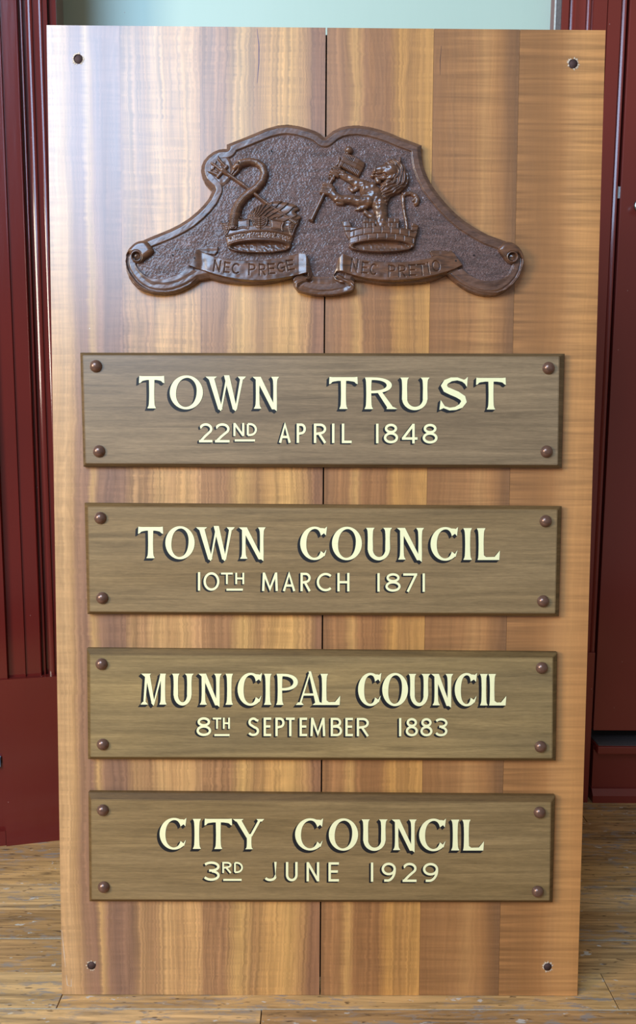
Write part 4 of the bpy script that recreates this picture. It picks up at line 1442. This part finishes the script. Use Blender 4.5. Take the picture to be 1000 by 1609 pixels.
def h_head(X, Y):
    sd = sdpoly(X, Y, mane_poly)
    h = pillow(sd, 9.0, 9)
    cx, cy = T6([(430, 290)])[0]
    dx, dy = X - cx, Y - cy
    r = np.hypot(dx, dy * 0.92); ang = np.arctan2(dy, dx)
    warp = noise2(X, Y, 7, 51) * 3.2
    lock = np.sin(r * 1.05 + warp + 1.1 * np.sin(ang * 5 + r * .25))
    k = np.clip((r - 12) / 4, 0, 1)
    h = np.where(sd > 0, h + lock * 1.5 * k, h)
    # long locks trailing down to the shoulder
    yb = cy + 17
    low = np.clip((Y - yb) / 5, 0, 1)
    lk = np.sin((Y + 0.55 * X) * 1.15 + warp * 1.4)
    h = np.where(sd > 0, h + (lk - lock) * 1.0 * low, h)
    # face
    face = chain(X, Y, T6([(500, 250, 105), (440, 290, 80)]), 0.75, 4.0, 1)
    snout = chain(X, Y, T6([(430, 240, 74), (350, 245, 58), (285, 255, 42)]), 0.8, 4.2, 1)
    lip = chain(X, Y, T6([(390, 315, 26), (300, 305, 26), (262, 290, 20)]), 0.8, 4.6, 1)
    lip2 = chain(X, Y, T6([(400, 335, 18), (320, 330, 18), (240, 336, 18), (222, 325, 12)]), 0.8, 3.8, 1)
    jaw = chain(X, Y, T6([(300, 372, 34), (318, 410, 34), (350, 418, 24)]), 0.85, 2.6, 1)
    jaw2 = chain(X, Y, T6([(320, 360, 26), (400, 362, 34), (470, 350, 50)]), 0.85, 3.2, 1)
    for a in (face, snout): h = smax(h, a, 1.2)
    for a in (lip, jaw, jaw2, lip2): h = smax(h, a, 0.5)
    nose = chain(X, Y, T6([(272, 222, 18), (266, 268, 24)]), 1.0, 6.0)
    brow = chain(X, Y, T6([(430, 150, 14), (460, 168, 18), (500, 176, 16)]), 1.0, 7.0)
    brow2 = chain(X, Y, T6([(440, 205, 12), (480, 215, 15)]), 1.0, 7.5)
    cheek = chain(X, Y, T6([(430, 248, 14), (470, 275, 18), (490, 320, 22)]), 1.0, 6.6)
    for a in (nose, brow, brow2, cheek): h = smax(h, a, .7)
    for P, w, dpt in ((T6([(265, 312), (320, 318), (400, 308), (436, 336)]), 0.9, 3.2), (T6([(235, 350), (300, 350), (350, 348)]), 0.6, 1.5),
                      (T6([(350, 455), (372, 410), (430, 395), (530, 400), (560, 380)]), 1.2, 3.2), (T6([(445, 190), (475, 192), (500, 200)]), 0.7, 2.0),
                      (T6([(430, 232), (462, 240)]), 0.7, 1.6), (T6([(285, 268), (330, 275)]), .6, 1.2)):
        d, _, _ = along(X, Y, P)
        h = h - dpt * np.exp(-(d / w) ** 2)
    ear = sdpoly(X, Y, T6([(590, 130), (612, 92), (624, 44), (640, 90), (648, 140), (620, 160)]))
    h = np.maximum(h, pillow(ear, 8.0, 2.2))
    ear2 = chain(X, Y, T6([(480, 100, 10), (530, 92, 14), (560, 98, 10)]), 1, 3)
    h = np.maximum(h, ear2)
    return h


tail = T4([(812, 730, 15), (806, 660, 13), (792, 590, 12), (782, 520, 14), (778, 465, 15), (800, 448, 15), (840, 445, 14), (872, 462, 17), (890, 490, 18), (880, 520, 20), (876, 536, 8)])


def h_tail(X, Y):
    h = chain(X, Y, tail, 1.1, 1.2, 0.6)
    tip = chain(X, Y, T4([(772, 440, 5), (782, 450, 12)]), 1, 1.5)
    tip2 = chain(X, Y, T4([(856, 500, 8), (872, 486, 14)]), 1, 1.5)
    h = np.maximum(np.maximum(h, tip), tip2)
    return h + np.where(h > 1, (noise2(X, Y, 3, 61) - .5) * 1.0, 0)


relief('lion_tail', crest, ORG, M_CARVE, (628, 296, 664, 366), 0.4, h_tail, GROUND)
# axe
def h_axe(X, Y):
    h = chain(X, Y, T4([(96, 640, 15), (196, 432, 14), (372, 130, 13)]), 1.15, 2.2)
    for (a, b, r, w) in ((92, 646, 20, 4), (288, 258, 32, 8), (276, 276, 25, 6), (268, 300, 32, 8), (250, 328, 22, 5), (244, 334, 28, 4)):
        h = np.maximum(h, chain(X, Y, T4([(a - r * .55, b - r * .30, w + 3), (a + r * .55, b + r * .30, w + 3)]), 1.2, 3.6))
    ball = chain(X, Y, T4([(373, 122, 31), (375, 124, 31)]), 1.05, 1.0)
    h = np.maximum(h, ball)
    head = sdpoly(X, Y, T4([(342, 140), (400, 162), (470, 200), (500, 218), (494, 250), (452, 326), (400, 300), (330, 262), (290, 244), (312, 196)]))
    hh = pillow(head, 6.5, 2.4)
    ax, ay = T4([(342, 140)])[0]
    bx, by = T4([(500, 218)])[0]
    L = math.hypot(bx - ax, by - ay)
    tx, ty_ = (bx - ax) / L, (by - ay) / L
    s = (X - ax) * tx + (Y - ay) * ty_
    p = (Y - ay) * tx - (X - ax) * ty_
    g = np.abs(np.sin(s * 1.25)) ** 0.7
    teeth = ((p < 8.5) & (s > 1) & (s < 19)) | ((p > 15.5) & (s > 6) & (s < 33))
    hh = np.where((head > 0.8) & teeth, hh - 1.6 * (1 - g), hh)
    for pc in (8.5, 15.5):
        hh = hh - np.where(head > .5, 1.0 * np.exp(-((p - pc) / .5) ** 2), 0)
    hh = hh + np.where((head > 0) & (s > 26), -((s - 26) * 0.25), 0)
    back = chain(X, Y, T4([(304, 178, 8), (300, 200, 12), (292, 226, 12), (268, 244, 7)]), 1.0, 2.0)
    return np.maximum(np.maximum(h, hh), back)


relief('axe', crest, ORG, M_CARVE, (480, 226, 580, 356), 0.4, h_axe, GROUND + 0.5, 'carved axe with long shaft and ball finial')
relief('lion_body', crest, ORG, M_CARVE, (498, 256, 622, 364), 0.45, h_lion, GROUND, 'lion forequarters with both forelegs raised')
relief('lion_head', crest, ORG, M_CARVE, (580, 240, 648, 330), 0.35, h_head, GROUND + 1.0, 'roaring lion head with curled mane')


def h_muralcrown(X, Y):
    cx, cy = T4([(620, 845)])[0]
    body = sdpoly(X, Y, T4([(382, 700), (378, 780), (372, 850), (400, 872), (480, 888), (600, 894), (720, 890), (820, 872), (862, 850), (876, 780), (890, 720), (850, 722), (780, 712), (700, 704),
                            (620, 700), (540, 702), (460, 708)]))
    bulge = 7.5 * np.sqrt(np.clip(1 - ((X - cx) / 59) ** 2, 0, 1))
    h = pillow(body, 2.5, 2.5) + np.where(body > 0, bulge, 0)
    m1 = sdpoly(X, Y, T4([(322, 660), (378, 654), (398, 712), (404, 760), (378, 800), (352, 760)]))
    m2 = sdpoly(X, Y, T4([(480, 640), (570, 643), (572, 712), (480, 712)]))
    m3 = sdpoly(X, Y, T4([(664, 637), (748, 641), (748, 716), (664, 712)]))
    m4 = sdpoly(X, Y, T4([(846, 668), (896, 690), (880, 760), (862, 800), (836, 760), (836, 720)]))
    for m, x_ in ((m1, 3.5), (m2, 4.5), (m3, 4.5), (m4, 3.5)):
        h = np.maximum(h, pillow(m, 2, 1.3) + np.where(m > 0, x_ + bulge * .25 - 1.2 * 0, 0))
    # masonry joints
    wob = 7.5 * np.clip((X - cx) / 52, -1.1, 1.1) ** 2
    yy = Y - wob
    y0 = 210 + 702 / 4.762; y1 = 210 + 752 / 4.762; y2 = 210 + 788 / 4.762
    inn = body > 0.8
    g = np.zeros(X.shape)
    for yl in (y0 + 0.5, y1, y2 + 1.2):
        g = np.maximum(g, np.exp(-((yy - yl) / 0.6) ** 2))
    w = 14.2 + 0 * X
    for ya, yb, ph in ((y0 + .5, y1, 0.0), (y1, y2 + 1.2, 0.5)):
        row = (yy > ya) & (yy < yb)
        f = (X - cx) / 14.2 + ph + .07
        dj = np.abs(f - np.round(f)) * 14.2
        g = np.where(row, np.maximum(g, np.exp(-(dj / 0.6) ** 2)), g)
    h = h - np.where(inn & (yy < y2 + 3), 1.5 * g, 0)
    for m, cx_, off in ((m2, 480, 0), (m3, 664, 0)):
        xl = 470 + cx_ / 4.762
        ym = 210 + 672 / 4.762
        gg = np.exp(-((Y - ym) / .6) ** 2)
        top = Y < ym
        xj = np.where(top, xl + 9.5, xl + 5.0)
        gg = np.maximum(gg, np.exp(-((X - xj) / .6) ** 2)) 
        gg = np.maximum(gg, np.where(top, 0, np.exp(-((X - xl - 14) / .6) ** 2)))
        h = h - np.where(m > .6, 1.4 * gg, 0)
    for m in (m1, m4):
        gg = np.exp(-((Y - (210 + 700 / 4.762)) / .6) ** 2) + np.exp(-((Y - (210 + 735 / 4.762)) / .6) ** 2)
        h = h - np.where(m > .6, 1.2 * gg, 0)
    e = np.sqrt(((X - cx) / 50.5) ** 2 + ((Y - cy) / 9.6) ** 2)
    h = h + np.where((e < 1.15) & (body > -2), 1.6 * np.exp(-((e - 1.0) / 0.07) ** 2), 0)
    hol = np.clip((0.92 - e) / 0.09, 0, 1)
    return h * (1 - hol) + hol * (3.0 + (Y - cy) * 0.2 + (noise2(X, Y, 3, 71) - .5) * .4)


relief('mural_crown', crest, ORG, M_CARVE, (535, 340, 662, 402), 0.4, h_muralcrown, GROUND, 'carved castle crown with masonry blocks and battlements')


# ---- motto ribbons
def engrave(items, path, hgt, w=0.14):
    """engraved capitals placed along a path: returns list of segments in px"""
    segs = []
    for ch, x0, x1, yt, yb, rot in items:
        h = yb - yt
        for q in glyph_sans(ch, (x1 - x0) / h, .10):
            a = ((q[0][0] + q[1][0]) / 2, (q[0][1] + q[1][1]) / 2); b = ((q[2][0] + q[3][0]) / 2, (q[2][1] + q[3][1]) / 2)
            pts = []
            for gx, gy in (a, b):
                lx = gx * h - (x1 - x0) / 2; ly = -(gy - .5) * h
                c, s = math.cos(rot), math.sin(rot)
                pts.append(((x0 + x1) / 2 + lx * c - ly * s, (yt + yb) / 2 + lx * s + ly * c))
            segs.append(pts)
    return segs


L9 = lambda c, x0, x1, yt, yb, r: (c, 310 + x0 / 5, 310 + x1 / 5, 375 + yt / 5, 375 + yb / 5, r)
L10 = lambda c, x0, x1, yt, yb, r: (c, 510 + x0 / 4.545, 510 + x1 / 4.545, 375 + yt / 4.545, 375 + yb / 4.545, r)
segL = engrave([L9('N', 134, 188, 178, 262, .16), L9('E', 215, 258, 192, 272, .12), L9('C', 278, 336, 200, 282, .09), L9('P', 408, 462, 205, 290, .02), L9('R', 488, 540, 205, 290, 0),
                L9('E', 560, 612, 202, 282, -.08), L9('C', 632, 690, 190, 268, -.14), L9('E', 706, 760, 172, 252, -.2)], None, 0)
gx = lambda a, b: (310 + a / 5, 375 + b / 5)
segL += [[gx(668, 236), gx(690, 228)], [gx(690, 228), gx(694, 256)]]
segR = engrave([L10('N', 188, 240, 150, 238, .15), L10('E', 268, 310, 172, 252, .1), L10('C', 326, 374, 184, 264, .08), L10('P', 456, 508, 194, 276, .02), L10('R', 528, 580, 194, 276, 0),
                L10('E', 602, 650, 190, 270, -.05), L10('T', 668, 722, 184, 264, -.1), L10('I', 736, 748, 176, 256, -.14), L10('O', 768, 824, 158, 238, -.2)], None, 0)


def carve_letters(X, Y, h, segs, depth=2.2, w=0.7):
    d2 = np.full(X.shape, 1e9)
    for a, b in segs:
        ex, ey = b[0] - a[0], b[1] - a[1]
        t = np.clip(((X - a[0]) * ex + (Y - a[1]) * ey) / (ex * ex + ey * ey + 1e-9), 0, 1)
        d2 = np.minimum(d2, (X - a[0] - ex * t) ** 2 + (Y - a[1] - ey * t) ** 2)
    return h - depth * np.exp(-d2 / (w * w))


ribL = T9([(10, 82), (60, 112), (130, 140), (200, 156), (290, 168), (380, 174), (480, 174), (580, 166), (660, 152), (740, 132), (800, 112), (850, 118), (872, 150), (885, 200), (900, 240),
           (908, 270), (905, 300), (880, 330), (850, 322), (868, 300), (868, 276), (800, 290), (720, 308), (640, 322), (540, 334), (440, 336), (350, 330), (240, 312), (130, 284), (60, 258), (0, 240), (-70, 214), (-36, 160), (-12, 90)])
ribR = T10([(132, 110), (170, 124), (240, 146), (330, 160), (430, 168), (540, 170), (640, 162), (730, 144), (810, 120), (870, 96), (905, 84), (930, 110), (990, 192), (930, 222), (880, 240), (800, 264), (720, 282),
            (620, 298), (500, 306), (390, 302), (290, 288), (220, 270), (150, 250), (120, 240), (90, 236), (72, 262), (90, 290), (130, 306), (150, 322), (110, 318), (70, 292), (62, 256), (80, 210), (96, 140)])
tailL = T9([(-12, 90), (10, 72), (100, 58), (166, 60), (164, 100), (140, 130), (60, 118)])
tailR = T10([(750, 84), (800, 82), (880, 84), (900, 100), (820, 130), (770, 130)])
cenR = smooth_poly([(463, 446), (461, 440), (466, 434), (476, 432), (488, 436), (490, 430), (496, 434), (513, 434.5), (525, 434), (532, 431), (545, 436), (556, 442), (557.5, 449), (555, 456), (542, 460), (524, 463), (505, 463.5),
                    (486, 461.5), (471, 457.5), (465, 452)], 3)


def h_ribL(X, Y):
    sd = sdpoly(X, Y, ribL)
    h = pillow(sd, 7.0, 1.2)
    t = (X - 390) / 95.0
    curl = 3.5 * np.clip((X - 470) / 12, 0, 1) - 7.0 * np.clip((X - 481) / 9, 0, 1) ** 1.5
    h = np.where(sd > 0, h + 1.0 * np.cos(t * 2.2) + curl - 2.0 * np.exp(-((X - 318) / 7) ** 2) + (noise2(X, Y, 7, 81) - .5) * .5, h)
    edge = np.exp(-((sd - 1.0) / .5) ** 2) * .25
    h = h + np.where(sd > 0, edge, 0)
    # undercut shadow line along the lower thickness
    return carve_letters(X, Y, h, segL)


def h_ribR(X, Y):
    sd = sdpoly(X, Y, ribR)
    h = pillow(sd, 7.0, 1.2)
    t = (X - 625) / 95.0
    curl = 3.0 * np.exp(-((X - 539) / 6) ** 2) - 3.5 * np.clip((534 - X) / 8, 0, 1)
    h = np.where(sd > 0, h + 1.0 * np.cos(t * 2.2) + curl + (noise2(X, Y, 7, 82) - .5) * .5, h)
    return carve_letters(X, Y, h, segR)


def h_tailfold(P):
    def f(X, Y):
        sd = sdpoly(X, Y, P)
        return pillow(sd, 3.0, 1.2) + np.where(sd > 0, (noise2(X, Y, 5, 83) - .5) * .6, 0)
    return f


def h_cen(X, Y):
    sd = sdpoly(X, Y, cenR)
    h = pillow(sd, 1.6, 1.2)
    sx = (X - 512) / 46
    h = np.where(sd > 0, h + 3.2 * np.abs(sx) ** 2 + (noise2(X, Y, 6, 84) - .5) * .8, h)
    # folded-under loops at both ends
    l1, _, _ = along(X, Y, [(488, 438), (476, 441), (467, 446), (466, 453)])
    l2, _, _ = along(X, Y, [(531, 433), (541, 440), (551, 444), (556, 450)])
    h = h + np.where(sd > 0, 2.2 * np.exp(-(l1 / 2.2) ** 2) + 2.2 * np.exp(-(l2 / 2.2) ** 2), 0)
    l3, _, _ = along(X, Y, [(490, 441), (478, 445), (470, 450)])
    l4, _, _ = along(X, Y, [(530, 438), (540, 445), (550, 449)])
    return h - np.where(sd > 0, 1.8 * np.exp(-(l3 / .9) ** 2) + 1.8 * np.exp(-(l4 / .9) ** 2), 0)


LOWZ = 9.0
def wallfill(P, top):
    """side wall of a member that hangs below the slab edge, down to the board"""
    def f(X, Y):
        sd = sdpoly(X, Y, P)
        return np.where(sd > 0, np.clip(sd / .9, 0, 1) * top, sd * 4)
    return f


relief('ribbon_tail', crest, ORG, M_CARVE, (304, 382, 348, 405), 0.5, h_tailfold(tailL), GROUND)
relief('ribbon_tail', crest, ORG, M_CARVE, (672, 388, 712, 406), 0.5, h_tailfold(tailR), GROUND)
relief('ribbon_knot', crest, ORG, M_CARVE, (456, 424, 562, 467), 0.5, h_cen, GROUND - 1.0, 'small ribbon fold joining the two mottos')
relief('motto_ribbon', crest, ORG, M_CARVE, (292, 388, 496, 446), 0.42, h_ribL, GROUND, 'carved ribbon reading NEC PRECE')
relief('motto_ribbon', crest, ORG, M_CARVE, (520, 390, 732, 446), 0.42, h_ribR, GROUND, 'carved ribbon reading NEC PRETIO')


# ---- scrolls at both ends
footL = T7([(165, 410), (130, 330), (105, 270), (70, 300), (52, 380), (62, 480), (95, 580), (140, 650), (200, 710), (280, 750), (380, 770), (480, 772), (600, 760), (720, 725), (830, 670), (900, 610), (965, 530),
            (900, 490), (800, 445), (760, 490), (700, 540), (620, 575), (540, 597), (460, 600), (380, 590), (300, 560), (230, 500), (190, 440)])
footR = T8([(900, 380), (880, 340), (905, 300), (945, 330), (952, 400), (930, 470), (895, 570), (830, 660), (740, 730), (640, 768), (540, 772), (420, 755), (310, 715), (200, 655), (110, 600), (40, 545),
            (120, 500), (205, 470), (270, 530), (350, 580), (440, 615), (540, 622), (640, 610), (720, 580), (780, 540), (810, 490), (830, 430)])


def h_foot(P, outer_c, seed):
    def f(X, Y):
        sd = sdpoly(X, Y, P)
        so = sdpoly(X, Y, OUT)
        # hollowed sweep: low next to the ground, raised lip along the outer edge
        lip = 4.2 * np.exp(-((so - 2.0) / 1.6) ** 2) + 1.2
        hol = 2.8 * np.clip((so - 4) / 14, 0, 1)
        return np.where(sd > 0, np.clip(sd / 1.0, 0, 1) * (lip + hol + (noise2(X, Y, 8, seed) - .5) * .6), sd * 4)
    return f


relief('scroll_foot', crest, ORG, M_CARVE_RIM, (192, 396, 318, 464), 0.5, h_foot(footL, None, 91), GROUND - 1.2)
relief('scroll_foot', crest, ORG, M_CARVE_RIM, (700, 396, 828, 466), 0.5, h_foot(footR, None, 92), GROUND - 1.2)

rollL = smooth_poly(T7([(60, 330), (80, 260), (130, 200), (190, 155), (260, 138), (310, 145), (350, 180), (385, 230), (403, 270), (370, 310), (320, 350), (260, 400), (200, 416), (150, 400), (130, 350), (100, 290)]), 3)
rollR = smooth_poly(T8([(640, 265), (645, 225), (680, 180), (740, 152), (800, 158), (860, 190), (910, 240), (945, 310), (950, 380), (915, 350), (880, 300), (872, 360), (850, 405), (800, 425), (750, 405), (700, 350)]), 3)


def h_roll(P, c, axis, seed, flip):
    def f(X, Y):
        sd = sdpoly(X, Y, P)
        h = pillow(sd, 7.5, 8.0) + np.where(sd > 0, 1.5, 0)
        dx, dy = X - c[0], Y - c[1]
        r = np.hypot(dx, dy)
        # eye of the scroll: raised ring, sunk channel, round pellet
        R = 8.8
        eye = r < R
        hh = 8.8 - 6.0 * np.clip((R - 2.0 - r) / 0.8, 0, 1)
        hh = hh + 2.6 * np.clip((5.6 - r) / 1.2, 0, 1) * (0.75 + 0.25 * np.cos(np.clip(r / 5, 0, 1) * 2.5))
        ang = np.arctan2(dy, dx * flip)
        hh = hh - 0.9 * np.sin(ang + 0.6)
        h = np.where(eye, hh, h)
        h = h - 1.0 * np.exp(-((r - R - .3) / .5) ** 2)
        return np.where(sd > 0, h, np.where(eye, hh, h))
    return f


cL = T7([(195, 335)])[0]; cR = T8([(805, 345)])[0]
relief('scroll', crest, ORG, M_CARVE, (194, 374, 246, 418), 0.4, h_roll(rollL, cL, None, 1, 1), GROUND - 1.0, 'rolled scroll end with round eye')
relief('scroll', crest, ORG, M_CARVE, (780, 376, 828, 420), 0.4, h_roll(rollR, cR, None, 1, -1), GROUND - 1.0, 'rolled scroll end with round eye')

# small screw holes in the ground and ribbons
for (sx, sy, lv) in ((427, 237.5, GROUND), (271.5, 401, GROUND), (745, 401, GROUND), (305.8, 405.5, GROUND + 6), (716.5, 410, GROUND + 6)):
    c = BL(np.array(float(sx)), np.array(float(sy)), lv * KPX)
    link('screw_hole', lathe('screw_hole', [(0.0013, -0.004), (0.0013, 0.0013)], 14, smooth=False), M_DARK, crest,
         (c[0] - ORG[0], -(lv * KPX), c[2] - ORG[2]))
